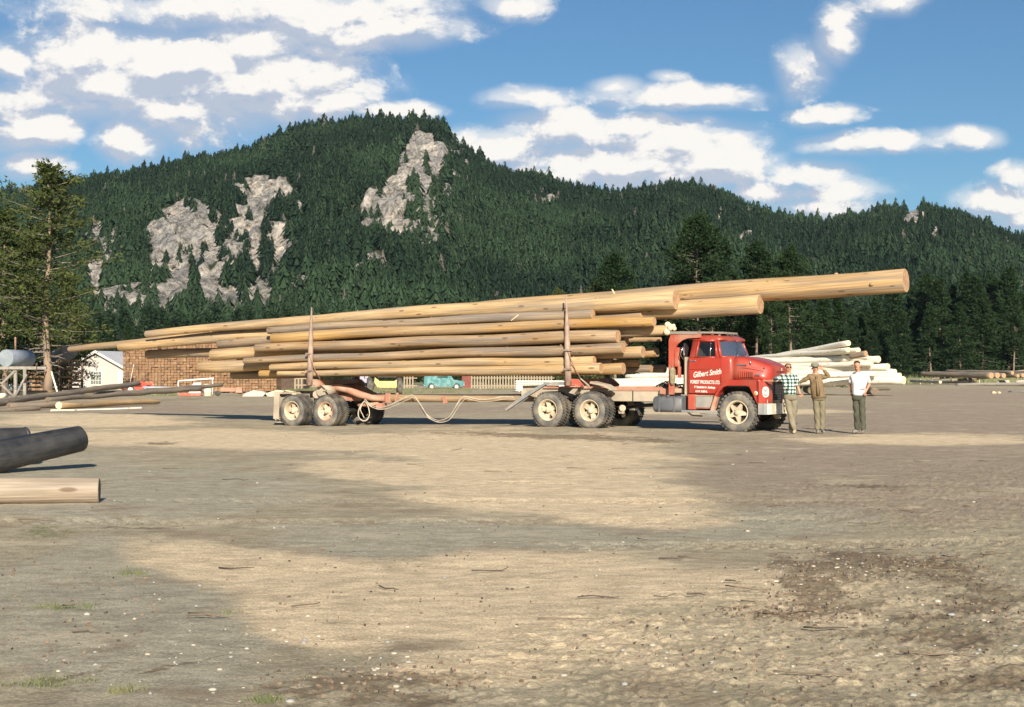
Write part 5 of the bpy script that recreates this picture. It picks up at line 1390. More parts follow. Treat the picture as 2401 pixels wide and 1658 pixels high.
    m_ = MB(); m_.add(v_, f_, 0, True)
    def ell_r2(c_, rx, ry): return [(c_.x + math.cos(a_) * rx, c_.y + math.sin(a_) * ry, c_.z) for a_ in [2 * PI * q_ / 24 for q_ in range(24)]]
    if jacket: rg = [ell_r2(P['chest'] + Vector((0, 0, .10)), .165, .125), ell_r2(P['chest'], .172, .135), ell_r2(P['waist'], .168, .135), ell_r2(P['pelvis'], .185, .145), ell_r2(P['pelvis'] + Vector((-.01, 0, -.07)), .195, .15)]
    else: rg = [ell_r2(P['chest'] + Vector((0, 0, .10)), .160, .12), ell_r2(P['chest'], .168, .13), ell_r2(P['waist'] + Vector((0, 0, .04)), .160, .128), ell_r2(P['waist'] + Vector((0, 0, -.03)), .160, .126), ell_r2(P['waist'] + Vector((0, 0, -.065)), .147, .112)]
    m_.loft(rg, 0, True); sh = m_.obj('jacket' if jacket else 'shirt', mats_['top'], root)
    if jacket:
        m_ = MB(); p1 = P['up'] + Vector((.0, -.115, .03)); p2 = P['waist'] + Vector((-.01, -.145, -.06))
        m_.tube([p1, lerp(p1, p2, .5) + Vector((0, -.02, 0)), p2], [.03, .035, .05], 4); m_.obj('placket', mats_['strip'], sh)
    # collar
    m_ = MB(); c = P['neck'] + Vector((0, 0, -.05)); m_.lathe_y([(.07, 0), (.085, .03)], 16, 0)
    co = MB(); co.v = [(c.x + v[0], c.y + v[2], c.z + v[1] - .01) for v in m_.v]; co.f = m_.f; co.m = m_.m; co.sm = m_.sm; co.obj('collar', mats_['top'], sh)
    # trousers
    names = ['wa', 'pe', 'hipL', 'mL', 'knL', 'cL', 'anL', 'hipR', 'mR', 'knR', 'cR', 'anR']
    Q = dict(wa=P['pelvis'] + Vector((0, 0, .05)), pe=P['pelvis'] + Vector((0, 0, -.0)))
    rr_ = dict(wa=(.10, .08), pe=(.13, .10))
    for k in 'LR':
        Q['hip' + k] = P['hip' + k] + Vector((0, 0, -.06)); Q['m' + k] = lerp(P['hip' + k], P['kn' + k], .55); Q['kn' + k] = P['kn' + k]; Q['c' + k] = lerp(P['kn' + k], P['an' + k], .5); Q['an' + k] = P['an' + k] + Vector((0, 0, -.01))
        rr_['hip' + k] = .100; rr_['m' + k] = .094; rr_['kn' + k] = .080; rr_['c' + k] = .077; rr_['an' + k] = .074
    ed = [('wa', 'pe')]
    for k in 'LR': ed += [('pe', 'hip' + k), ('hip' + k, 'm' + k), ('m' + k, 'kn' + k), ('kn' + k, 'c' + k), ('c' + k, 'an' + k)]
    ix = {k: i for i, k in enumerate(names)}
    v_, f_ = skin_eval([Q[k] for k in names], [(ix[a_], ix[b_]) for a_, b_ in ed], [rr_[k] for k in names], 2, 1)
    v_ = [v + Vector((math.sin(v.z * 33 + v.x * 61), math.sin(v.z * 29 + v.x * 53), 0)) * .007 for v in v_]
    m_ = MB(); m_.add(v_, f_, 0, True)
    def ell_ring(c_, rx, ry): return [(c_.x + math.cos(a_) * rx, c_.y + math.sin(a_) * ry, c_.z) for a_ in [2 * PI * q_ / 24 for q_ in range(24)]]
    hp = (P['hipL'] + P['hipR']) / 2
    tops = P['waist'] + Vector((0, 0, -.05))
    m_.loft([ell_ring(tops, .142, .108), ell_ring(lerp(tops, hp, .5), .160, .122), ell_ring(hp + Vector((0, 0, -.02)), .176, .128), ell_ring(hp + Vector((0, 0, -.09)), .165, .115)], 0, True)
    m_.obj('trousers', mats_['trousers'], root)
    m_ = MB(); b_ = P['waist'] + Vector((0, 0, -.04)); m_.loft([[(b_.x + math.cos(a) * .126, b_.y + math.sin(a) * .100, b_.z + z_) for a in [2 * PI * k / 24 for k in range(24)]] for z_ in (-.10, -.07)], 0, True); 
    
    for k in 'LR':
        an = P['an' + k]; toe = V_('to' + k); d = (toe - an); d.z = 0; d = d.normalized() if d.length > .01 else Vector((0, -1, 0))
        heel = an - d * .05; heel.z = .05; mid_ = an + d * .07; mid_.z = .05; tt_ = an + d * .17; tt_.z = .035
        v_, f_ = skin_eval([an + Vector((0, 0, .04)), Vector((an.x, an.y, .06)), heel, mid_, tt_], [(0, 1), (1, 2), (1, 3), (3, 4)], [.05, .05, .042, .046, .038], 2, 1)
        v_ = [Vector((v.x, v.y, max(v.z, .002))) for v in v_]
        m_ = MB(); m_.add(v_, f_, 0, True); m_.obj('boot', mats_['boot'], root)
    return root
# plaid cloth
PL = bpy.data.materials.new('green_white_plaid'); PL.use_nodes = True
t = PL.node_tree; b = t.nodes['Principled BSDF']; b.inputs['Roughness'].default_value = .9
tcn = N(t, 'ShaderNodeTexCoord'); sp = N(t, 'ShaderNodeSeparateXYZ'); t.links.new(tcn.outputs['Object'], sp.inputs[0])
def band(v, ph):
    s = math_n(t, 'SINE', math_n(t, 'MULTIPLY_ADD', v, 2 * PI / .088, ph)); return maprange(t, s, -.12, .12)
bx_ = band(math_n(t, 'ADD', sp.outputs[0], math_n(t, 'MULTIPLY', sp.outputs[1], .6)), .4); bz_ = band(sp.outputs[2], 1.0)
sm_ = math_n(t, 'MULTIPLY', math_n(t, 'ADD', bx_, bz_), .5)
cr_ = N(t, 'ShaderNodeValToRGB'); t.links.new(sm_, cr_.inputs[0]); cr_.color_ramp.interpolation = 'CONSTANT'
e = cr_.color_ramp.elements; e[0].position = 0; e[0].color = (.010, .022, .020, 1); e[1].position = .75; e[1].color = (.78, .76, .68, 1)
q = e.new(.3); q.color = (.11, .20, .17, 1)
t.links.new(cr_.outputs[0], b.inputs['Base Color'])
TROUS1 = mat('grey_green_work_trousers', (.235, .20, .135), (.18, .15, .10), .9, scale=5); TROUS2 = mat('khaki_trousers', (.19, .16, .10), (.14, .12, .075), .9, scale=5)
TROUS3 = mat('dark_olive_trousers', (.075, .075, .048), (.05, .05, .034), .9, scale=5)
JACK = mat('tan_canvas_jacket', (.20, .135, .066), (.16, .105, .052), .9, scale=6); TEE = mat('white_cotton', (.70, .70, .69), (.62, .63, .66), .9, scale=4)
BOOT1 = mat('dusty_tan_boot', (.48, .37, .24), (.38, .29, .19), .9, scale=9); BOOT2 = mat('grey_boot', (.22, .20, .17), (.15, .13, .11), .9, scale=9); BELT = mat('dark_belt', (.05, .04, .03), None, .6)
HAIR1 = mat('sandy_hair', (.36, .20, .09), (.26, .14, .06), .8, scale=20); HAIR2 = mat('brown_hair', (.10, .06, .035), (.07, .04, .025), .8, scale=20)
M1 = dict(top=PL, trousers=TROUS1, boot=BOOT1, belt=BELT); M2 = dict(top=JACK, trousers=TROUS2, boot=BOOT2, belt=BELT, hat=mat('grey_green_cap', (.20, .20, .15), (.14, .15, .11), .9, scale=8), strip=mat('jacket_facing', (.17, .115, .056)))
M3 = dict(top=TEE, trousers=TROUS3, boot=BOOT2, belt=BELT)
def zz(ox, lst, s=.001632, zb_=1415):
    return {k: ((v[0] - ox) * s, v[2] if len(v) > 2 else 0.0, (zb_ - v[1]) * s) for k, v in lst.items()}
J1 = zz(520, dict(head=(460,388,-.02), neck=(467,482), shL=(352,532,.02), shR=(572,528), waist=(487,772), hipL=(448,842), hipR=(545,842), knL=(480,1118,-.10), knR=(550,1112,.02), anL=(548,1368,-.10), anR=(510,1362,.12), toL=(500,1410,-.35), toR=(560,1400,-.1),
    elL=(240,602,.17), haL=(100,598,.40), elR=(618,690,.05), haR=(642,812,-.05)))
J1['pnL'] = (0, 0, -1)
person('man in green and white plaid shirt and sunglasses, one hand on the red fender', 7.137, 36.25, J1, .95, M1, (.12, -1, 0), shades=True, hair=(HAIR1, .035, .35))
J2 = zz(955, dict(head=(882,398,-.02), neck=(890,486), shL=(800,532), shR=(980,530), waist=(925,790), hipL=(900,850), hipR=(990,850), knL=(912,1130,-.03), knR=(1000,1130,-.01), anL=(925,1368), anR=(1000,1368), toL=(905,1410,-.25), toR=(1010,1410,-.25),
    elL=(705,592,.06), haL=(632,640,.12), elR=(1098,528,-.12), haR=(958,382,-.13)))
person('man in an open tan canvas jacket and cap shading his eyes with a raised hand', 7.87, 36.4, J2, 1, M2, (-.1, -1, 0), hat=True, jacket=True)
J3 = zz(1600, dict(head=(1533,348,-.05), neck=(1555,448), shL=(1492,508,.10), shR=(1680,512,-.06), waist=(1572,782), hipL=(1528,842,.03), hipR=(1610,842,-.02), knL=(1535,1112,.0), knR=(1622,1115,-.04), anL=(1560,1368,.10), anR=(1640,1372,-.02), toL=(1490,1400,.02), toR=(1590,1410,-.22),
    elL=(1462,650,.22), haL=(1478,790,.16), elR=(1752,642,.10), haR=(1640,796,-.12)))
person('man in a white T-shirt and dark trousers standing with one hand on his hip', 8.90, 36.3, J3, .5, M3, (-.32, -1, -.08), hair=(HAIR2, .045, .5))

# ================================================================== PILE OF PEELED POLES BEHIND THE CAB
PG = 'peeled poles piled behind the truck'
CP = [W_PALE, M_CUTP]
def yard_pole(lx, ly, ld, lh, rx, ry, rd, rh, mats, label, group=None, seed=0, sag=0.0, name='log'):
    a, b_ = at(lx, ly, ld), at(rx, ry, rd)
    return pole(name, label, a, b_, lh / 2 / F * ld, rh / 2 / F * rd, mats, sag, group, seed, 12, 'log')
rows_ = [(1434,905,2120,892,13,16),(1436,894,2112,881,11,11),(1470,884,2100,872,12,12),(1500,876,2082,861,11,14),(1560,868,2044,853,11,11),(1600,859,2060,843,12,14),(1640,849,2035,838,10,8),(1700,848,2013,822,10,12)]
names_ = ['bottom', 'second', 'third', 'fourth', 'fifth', 'sixth', 'seventh', 'top']
rp = random.Random(2)
for i, (lx, ly, rx, ry, lh, rh) in enumerate(rows_):
    fw = (7 - i) * .28
    yard_pole(lx, ly, 122 - fw, lh * 1.15, rx, ry, 103 - fw, rh * 1.12, CP, 'white peeled pole, %s of the front layer in the pile behind the truck' % names_[i], PG, 200 + i)
    for k in (1, 2):
        dd_ = .42 * k
        o = yard_pole(lx + rp.uniform(-30, 60), ly - 2.5, 122 - fw + dd_, lh, rx + rp.uniform(-25, 2), ry - 1, 103 - fw + dd_ * 1.3, rh * .95, CP, 'white peeled pole, %s row, %s layer in from the front of the pile' % (names_[i], ('second', 'third')[k - 1]), PG, 220 + i * 3 + k)
yard_pole(1700, 858, 122.6, 12, 1989, 805, 104.2, 14, CP, 'white peeled pole sticking up askew across the top of the pile', PG, 260)
yard_pole(1994, 834, 102.2, 14, 2031, 829, 101.2, 15, [W_GREY, M_CUT], 'short tan log end lying on top of the white pile', PG, 261)
yard_pole(1900, 880, 104.5, 14, 2055, 877, 101.9, 13, CP, 'white peeled pole with a knotty butt on the right of the pile', PG, 262)
for k, (px, py, d) in enumerate([(2047, 917, 101.5), (1900, 915, 106), (1720, 914, 113), (1560, 912, 118.5)]):
    a = at(px, py, d); pole('log', ['dark bedding log under the right end of the white pile', 'dark bedding log under the white pile behind the men', 'dark bedding log under the white pile behind the cab', 'dark bedding log under the left end of the white pile'][k], a + Vector((0, -.4, 0)), a + Vector((.5, 4, 0)), .28, .28, [W_DULL, M_CUTD], 0, 'bedding logs under the pile', 270 + k, 10)
yard_pole(2052, 912, 103, 7, 2088, 911, 102, 7, [W_DULL, M_CUTD], 'dark short timber lying just beyond the right end of the white pile', None, 280)
# ================================================================== LOGS ON THE GROUND
W_WHT = wood('bleached_pole', (.66, .58, .48), (.55, .47, .38), (.45, .40, .34), .5)
RG = 'poles stored at the right edge of the yard'
for i, a in enumerate([(2137,893,230,7,2205,896,200,7,'white plank-like pole left of the right-hand log deck'),(2205,894,235,9,2283,895,225,10,'pale pole in front of the dark log deck'),(2243,903,205,9,2440,901,190,10,'long white pole lying in front of the right-hand log deck'),(2340,896,225,9,2366,896,224,9,'pale block between the dark log ends'),(2382,896,224,9,2440,895,222,9,'pale pole at the right edge of the log deck'),(2368,921,125,10,2440,923,120,11,'lone pale log lying nearest at the right edge')]):
    yard_pole(*a[:8], [W_WHT, M_CUTP], a[8], RG, 300 + i)
for i, (px, py, h) in enumerate([(2325,881,15),(2339,880,14),(2354,881,12),(2374,874,9),(2387,881,9),(2399,880,10),(2415,876,12),(2432,880,12)]):
    d = 215; a = at(px, py, d)
    pole('log', 'dark log with orange sawn end facing out, %s from the left of the deck' % ['first','second','third','fourth','fifth','sixth','seventh','last'][i], a, a + Vector((-6 + i * .3, 16, .3)), h / 2 / F * d, h / 2.6 / F * d, [W_DULL, M_CUT], 0, 'dark logs of the right-hand deck', 320 + i, 14)
yard_pole(2184,889,226,4,2440,866,232,5, [W_DULL, M_CUTD], 'long dark pole sloping up along the back of the right-hand deck', RG, 330)
yard_pole(2230,892,222,6,2440,876,228,6, [W_DULL, M_CUTD], 'dark pole under the sloping one at the back of the right-hand deck', RG, 331)
for i, (px, py, w_) in enumerate([(2330,922,9),(2342,921,6),(2350,925,9)]):
    d = 118; m = MB(); s_ = w_ / F * d; m.box((0, 0, 0), (s_, .3, s_ * (.9 if i < 2 else .3)), (.1, .2, .3 * i), 0, .03); o = m.obj('wood_block', M_CUTP); o.location = at(px, py, d)
    tag(o, ['yellowish cut block lying left of the lone pale log', 'small pale cut block between two others on the right', 'flat pale wood scrap beside the lone pale log'][i], 'wood block', 'wood blocks at the right')
LG = 'poles lying on the ground at the left'
lp = [(-120,960,58,16,325,899,84,9,W_DULL,'long dark grey pole slanting up from the left edge to the tie stack'),(110,937,66,9,470,912,88,8,W_DULL,'dark grey pole under the long slanting one'),(20,952,60,11,140,947,63,13,W_DULL,'short dull grey pole in front, left of the pale one'),
      (137,950,62,14,372,941,72,9,W_TAN,'tan pole lying nearest on the left of the yard'),(120,963,59,4,330,957,64,4,W_PALE,'thin pale rail lying in front of the tan pole'),(52,925,88,11,120,921,92,11,W_ORANGE,'orange log lying behind the dark slanting pole'),(200,927,76,8,520,903,96,7,W_DULL,'dull grey pole running back towards the tie stack'),
      (-60,966,56,10,90,958,60,9,W_DULL,'dull pole at the left edge under the slanting one')]
for i, a in enumerate(lp):
    a = list(a); a[3] *= 1.3; a[7] *= 1.3
    yard_pole(*a[:8], [a[8], M_CUTD if a[8] is W_DULL else M_CUTP], a[9], LG, 340 + i)
# ---- foreground poles
a = at(188, 1030, 22.6); b_ = at(-420, 1152, 19.6)
d_ = (a - b_).normalized()
fg1 = pole('log', 'thick black creosoted pole raised at its rounded right end, lower left of the photo', b_, a, .36, .20, [W_TAR, M_CUTD], -.02, 'black creosoted poles', 400, 28)
fg2 = pole('log', 'second black creosoted pole lying behind the raised one, its end further left', at(-420, 1060, 21.2), at(60, 1024, 23.2), .24, .17, [W_TAR, M_CUTD], 0, 'black creosoted poles', 401, 24)
fg3 = None and pole('log', 'third black pole lying lowest beneath the raised black one', at(-420, 1118, 19.8), at(20, 1078, 22.0), .19, .18, [W_TAR, M_CUTD], 0, 'black creosoted poles', 402, 24)
for o_, rr_ in ((fg1, .20), (fg2, .17)):
    cap = MB(); L = max(v.co.x for v in o_.data.vertices); cap.ball((L, 0, 0), (rr_ * .42, rr_ * .95, rr_ * .95), 0, 20, 12); cap.obj('rounded_end', W_TAR, o_)
a = at(233, 1143, 16.4); b_ = at(-380, 1158, 15.9)
pole('log', 'short weathered tan pole lying in the dirt in the left foreground', Vector((b_.x, b_.y, zg(-4.7, 16) + .135)), Vector((a.x, a.y, zg(a.x, a.y) + .14)), .152, .148, [wood('sunbleached_pole', (.42,.335,.25),(.34,.265,.19),(.25,.21,.175),.9), M_CUTD], 0, None, 403, 28)

# ================================================================== STACK OF TIES
TM = [mat('tie_wood%d' % k, c1_, c2_, .85, scale=3, detail=6) for k, (c1_, c2_) in enumerate([((.27,.155,.078),(.21,.115,.058)), ((.24,.135,.068),(.18,.10,.052)), ((.31,.19,.10),(.25,.145,.078)), ((.17,.10,.06),(.12,.075,.045))])]
tie_me = []
for k in range(4):
    m = MB(); m.box((0, 0, 0), (.236, 2.5, .205), None, 0, .01); m.box((-.06, -1.252, 0), (.01, .01, .18), None, 1)
    tie_me.append(m.mesh('tie', [TM[k], TM[3]]))
rt = random.Random(6); DT = 118.0
x0, x1 = at(288, 0, DT).x, at(640, 0, DT).x
cols = int((x1 - x0) / .252); nrows = 18; cnt = 0; big = MB(); order = []
for c_ in range(cols):
    x = x0 + c_ * .252 + .13
    ymax = DT + (c_ / cols) * 2.5
    top = nrows if c_ < cols * .62 else nrows - 3 - int((c_ / cols - .62) * 8)
    for r_ in range(top): order.append((r_, c_, x, ymax))
order.sort(key=lambda q: (abs(q[0] - 5), q[1]))
TGN = 'square ties stacked end-on behind the trailer'
for (r_, c_, x, yb) in order:
    z = zg(x, yb) + .26 + r_ * .224; jx = rt.uniform(-.012, .012); jy = rt.uniform(-.10, .10) + 1.25
    k = rt.choice([0, 0, 1, 1, 2, 0, 3 if rt.random() < .5 else 1])
    if cnt < 300:
        o = link('square_tie', tie_me[k]); o.location = (x + jx, yb + jy, z); tag(o, 'brown tie end, %s row up, %s column from the left of the stack' % (ordinal(r_ + 1), ordinal(c_ + 1)), 'tie', TGN)
    else:
        big.box((x + jx, yb + jy, z), (.236, 2.5, .205), None, k)
    cnt += 1
if big.f:
    o = big.obj('stacked_ties', TM, fixn=False); tag(o, 'further square ties in the big brown stack', 'ties', kind='stuff')
m = MB()
for k in range(9): m.box((x0 + 1 + k * (x1 - x0 - 2) / 8, DT + 2.4, zg(0, DT) + .06), (.25, 3.2, .18))
o = m.obj('stack_bearers', TM[3]); tag(o, 'dark timber bearers under the big brown stack of ties', 'bearers')
# cribbed lumber stacks by the pine
def crib(px0, px1, pyt, d, label):
    xa, xb = at(px0, 0, d).x, at(px1, 0, d).x; top = HC + (HZ - pyt) / F * d
    e = empty('lumber_stack', ((xa + xb) / 2, d, zg((xa + xb) / 2, d)), 0, label, 'lumber stack', 'cribbed lumber stacks by the pine')
    n = int(top / .30); w = xb - xa
    for k in range(n):
        m = MB(); z = .15 + k * .30
        if k % 2 == 0: 
            for q in range(5): m.box((0, q * .5, z), (w + rt.uniform(-.05, .15), .30, .17), None, rt.choice([0, 2, 0, 1]))
        else:
            for q in range(6): m.box((-w / 2 + w * q / 5, 1.1, z), (.26, 2.6, .17), None, rt.choice([0, 1, 3]))
        m.obj('board_layer', TM, e)
    return e
crib(72, 116, 852, 104, 'orange-brown cribbed lumber stack left of the pine trunk')
crib(134, 163, 836, 106, 'taller narrow cribbed lumber stack right of the pine trunk')
# shed roof over them
SH = mat('blue_grey_sheet', (.16, .20, .28), (.24, .28, .36), .5, scale=1.5, stretch=(6, .5, 1), bump=.3, bscale=5)
e = empty('open_shed', (at(110, 0, 108).x, 108, 0), 0, 'low open shed with a sagging blue-grey sheet roof over the lumber', 'shed')
m = MB(); xa, xb = at(52, 0, 108).x, at(168, 0, 108).x; cx_ = at(110, 0, 108).x
z1 = HC + (HZ - 848) / F * 108; z2 = HC + (HZ - 822) / F * 108
m.prism([(xa - cx_, z1 - .15), (xa - cx_ + 1.7, z2 - .35), (-.2, z1 + .35), (.4, z1 - .1), (xb - cx_, z2 + .25), (xb - cx_, z2 + .33), (.3, z1), (-.2, z1 + .45), (xa - cx_ + 1.7, z2 - .25), (xa - cx_, z1 - .05)], -2.6, 3.5); m.obj('roof', SH, e)
m = MB()
for x in (xa - cx_ + .2, 0, xb - cx_ - .2):
    for y in (-2.4, 3.3): m.tube([(x, y, 0), (x, y, z1 - .1)], .09, 6)
m.obj('post', M_BARK, e)
# ---- tank on a timber trestle
e = empty('timber_trestle', (at(12, 0, 84).x, 84, zg(-30, 84)), 0, 'grey timber trestle with crossed braces under the steel tank', 'trestle')
M_TIM = mat('grey_timber', (.30, .27, .23), (.22, .19, .16), .9, scale=4)
hx = 1.05; ht = HC + (HZ - 866) / F * 84 - zg(-30, 84)
for x in (-2.6, -1.0, .62):
    for y in (0, 1.6):
        m = MB(); m.box((x, y, ht / 2), (.17, .17, ht)); m.obj('post', M_TIM, e)
for x in (-2.6, -1.0):
    for s_ in (1, -1):
        m = MB(); m.tube([(x + (0 if s_ > 0 else 1.6), -.1, .15), (x + (1.6 if s_ > 0 else 0), -.1, ht - .1)], .085, 6); m.obj('brace', M_TIM, e)
m = MB(); m.tube([(.62, -.1, .2), (1.3, -.1, ht - .3)], .07, 6); m.obj('brace', M_TIM, e)
for y in (-.1, 1.7):
    m = MB(); m.box((-.4, y, ht + .08), (4.6, .2, .17)); m.obj('beam', M_TIM, e)
M_TNK = mat('galvanised_tank', (.30, .33, .38), (.24, .27, .31), .55, .1, scale=3)
c0 = at(13, 840, 84); m = MB(); rr_ = 20.5 / F * 84
pts = [(0, 0, 0), (2.2, 2.6, 0)]
m.tube([Vector((0, 0, 0)), Vector((.01, .03, 0)), Vector((.6, 2.2, 0))], [rr_ * .97, rr_, rr_], 28, 0, True, True, 1)
m.tube([(.3, .8, rr_), (.3, .8, rr_ + .75)], .06, 6, 2)
o = m.obj('steel_tank', [M_TNK, mat('pale_tank_end', (.28, .31, .33), (.22, .25, .27), .6, scale=2), P_RUST]); o.location = c0; tag(o, 'round steel tank lying on the timber trestle at the left edge', 'tank')
m = MB(); m.tube([(0, 0, 0), (.05, -1.1, 0)], 5.5 / F * 80, 14, 0, True, True, 1); o = m.obj('log', [W_PALE, M_CUTP]); o.location = at(16, 927, 80); tag(o, 'stubby log with its pale round end facing out under the trestle', 'log')
# ---- pale vehicles (simple sedan body with parts)
def vehicle(name, label, cat, loc, rz, L, H, Wd, col, kind='sedan', scale=1.0):
    e = empty(name, loc, rz, label, cat)
    if kind == 'sedan': prof = [(-L/2, .35), (-L/2, .78), (-L/2 + .1, .86), (-L*.28, .90), (-L*.18, H - .03), (L*.10, H), (L*.24, .93), (L/2 - .15, .84), (L/2, .72), (L/2, .35)]
    elif kind == 'van': prof = [(-L/2, .42), (-L/2, 1.0), (-L/2 + .05, H - .05), (-L*.05, H), (L*.16, H - .05), (L*.24, 1.12), (L/2 - .12, 1.0), (L/2, .85), (L/2, .42)]
    arch = []
    for xw in (L * .31, -L * .31):
        arch += [(xw + .40 * math.cos(a), .35 + .40 * math.sin(a)) for a in [PI * k / 8 for k in range(9)]]
    poly = prof + arch
    m = MB(); m.prism(poly, -Wd / 2, Wd / 2); m.box((0, 0, .55), (L * .55, Wd * .98, .3))
    body_ = m.obj('body', col, e)
    g_ = MB(); g_.box((-L * .04, 0, H - .27), (L * .26, Wd * 1.01, .34), None, 0, .03); g_.obj('window', GLASSD, body_)
    m = MB(); m.box((L * .02, -Wd / 2 - .004, .75), (.02, .01, .5)); m.obj('door_seam', P_BLACK, body_)
    for x in (L * .31, -L * .31):
        for s_ in (-1, 1):
            w_ = MB(); w_.lathe_y([(.0, 0), (.17, 0), (.20, .02)], 20, 1); w_.lathe_y([(.20, .01), (.33, 0), (.35, .03), (.35, .18), (.2, .2)], 20, 0)
            wo_ = w_.obj('wheel', [RUB, P_WHITE], e, (x, s_ * (Wd / 2 + .01), .35)); wo_.rotation_euler = (0, 0, 0 if s_ < 0 else PI)
    m = MB(); m.box((L / 2, 0, .5), (.08, Wd * .95, .12), None, 0, .02); m.box((-L / 2, 0, .5), (.08, Wd * .95, .12), None, 0, .02); m.obj('bumper', P_CHROME, e)
    for s_ in (-1, 1):
        m = MB(); m.ball((L / 2 + .01, s_ * Wd * .36, .72), (.05, .09, .09)); m.obj('headlight', P_WHITE, e)
    return e
TEAL = paint('teal_paint', (.045, .19, .19), dirt=(.5, .6, .58), damt=.25, rough=.35)
AQUA = paint('pale_aqua_paint', (.62, .78, .78), dirt=(.5, .6, .58), damt=.2, rough=.35)
dv = 160.0
x_ = at(1040, 0, dv).x; vehicle('pickup_truck', 'teal panel pickup parked behind the middle of the pole load', 'pickup', (x_, dv, HC + (HZ - 914) / F * dv), .12, 4.5, 1.75, 1.75, TEAL, 'van')
x_ = at(40, 0, 120).x; vehicle('parked_car', 'pale aqua car parked behind the tank trestle at the left edge', 'car', (x_, 120, zg(x_, 120)), .1, 4.3, 1.35, 1.7, AQUA)
x_ = at(322, 0, 112).x; vehicle('parked_car', 'small red car parked in front of the left end of the tie stack', 'car', (x_, 112.0, zg(x_, 112)), .5, 2.2, 1.0, 1.2, paint('bright_red_paint', (.70, .07, .04), damt=.15))
# ---- white house
dh = 150.0
e = empty('white_house', (at(228, 0, dh).x, dh, zg(-40, dh)), -.28, 'small white gabled house with a grey roof between the lumber and the ties', 'house')
M_SID = bpy.data.materials.new('white_siding'); M_SID.use_nodes = True
t = M_SID.node_tree; b = t.nodes['Principled BSDF']; b.inputs['Roughness'].default_value = .8
tcn = N(t, 'ShaderNodeTexCoord'); sp = N(t, 'ShaderNodeSeparateXYZ'); t.links.new(tcn.outputs['Object'], sp.inputs[0])
fr_ = math_n(t, 'FRACT', math_n(t, 'MULTIPLY', sp.outputs[2], 4.5)); t.links.new(mixc(t, maprange(t, fr_, .0, .12), (.42, .37, .33), (.46, .41, .37)), b.inputs['Base Color'])
Wh = 6.6; eh = 2.35; ph = 3.95
m = MB(); m.prism([(-Wh/2, 0), (Wh/2, 0), (Wh/2, eh), (0, ph - .12), (-Wh/2, eh)], 0, 8.5); hw = m.obj('wall', M_SID, e)
m = MB(); m.prism([(-Wh/2 - .9, eh - .30), (-Wh/2 - .3, eh - .16), (0, ph), (Wh/2 + .35, eh - .25), (Wh/2 + .35, eh - .10), (0, ph + .14), (-Wh/2 - .3, eh), (-Wh/2 - .9, eh - .12)], -.35, 8.9); rf = m.obj('roof', mat('grey_shingle', (.42, .42, .44), (.34, .34, .37), .9, scale=5), e)
m = MB(); m.prism([(-Wh/2 - .92, eh - .34), (-Wh/2 - .3, eh - .24), (0, ph - .10), (Wh/2 + .37, eh - .33), (Wh/2 + .37, eh - .07), (0, ph + .18), (-Wh/2 - .3, eh + .03), (-Wh/2 - .92, eh - .09)], -.42, -.36); m.obj('bargeboard', P_WHITE, rf)
m = MB(); m.box((2.0, 3.2, 3.55), (.75, .6, 1.4)); m.obj('chimney', P_WHITE, rf)
m = MB(); m.box((-.1, -.04, 1.22), (1.55, .1, 1.6)); wf = m.obj('window', P_WHITE, e)
m = MB(); m.box((-.1, -.10, 1.22), (1.25, .03, 1.32)); m.obj('pane', GLASSD, wf)
m = MB()
for q in (-.4, -.1, .2): m.box((q, -.125, 1.22), (.045, .03, 1.32))
for q in (.95, 1.3, 1.55): m.box((-.1, -.125, q), (1.25, .028, .045))
m.obj('glazing_bar', P_WHITE, wf)
m = MB(); m.box((2.75, -.03, 1.05), (.55, .08, 1.9)); m.obj('door', P_WHITE, e)
# ---- small buildings and fence under the load
M_DRED = mat('oxide_red_boards', (.22, .07, .05), (.16, .05, .04), .85, scale=3); M_PICK = mat('cream_pickets', (.34, .27, .18), (.27, .21, .14), .85, scale=5)
M_BRN = mat('dark_brown_boards', (.10, .065, .045), (.07, .045, .03), .9, scale=3)
def shed(px0, px1, pyt, d, col, label, roofc, depth=4, name='shed', pyb=914):
    xa, xb = at(px0, 0, d).x, at(px1, 0, d).x; w = xb - xa; zb_ = HC + (HZ - pyb) / F * d; h = (pyb - pyt) / F * d
    e = empty(name, ((xa + xb) / 2, d, zb_), 0, label, 'shed')
    m = MB(); m.prism([(-w/2, 0), (w/2, 0), (w/2, h), (-w/2, h)], 0, depth)
    for k in range(int(w / .3)): m.box((-w/2 + .3 * k + .15, -.02, h / 2), (.02, .02, h))
    m.obj('wall', col, e)
    m = MB(); m.prism([(-w/2 - .3, h), (w/2 + .3, h), (w/2 + .3, h + .12), (0, h + .9), (-w/2 - .3, h + .12)], -.3, depth + .3); m.obj('roof', roofc, e)
    return e
shed(640, 712, 852, 140, M_BRN, 'dark brown shed behind the rear wheels of the trailer', P_GREYM)
shed(840, 862, 850, 150, P_WHITE, 'narrow white hut left of the yellow machine', P_GREYM, 2)
shed(1083, 1106, 862, 170, M_DRED, 'oxide red shed right of the teal pickup', P_BLACK)
def fence(px0, px1, d, label, h=1.5, pyb=912):
    xa, xb = at(px0, 0, d).x, at(px1, 0, d).x; e = empty('picket_fence', (xa, d, HC + (HZ - pyb) / F * d), 0, label, 'fence', 'cream picket fences')
    n = int((xb - xa) / .30); m = MB()
    for k in range(n): m.box((k * .30, rt.uniform(-.02, .02), h / 2 + rt.uniform(-.04, .04)), (.15, .04, h))
    m.obj('pickets', M_PICK, e)
    m = MB()
    for z in (.35, h - .35): m.box(((xb - xa) / 2, .06, z), (xb - xa, .05, .1))
    m.obj('rail', M_PICK, e)
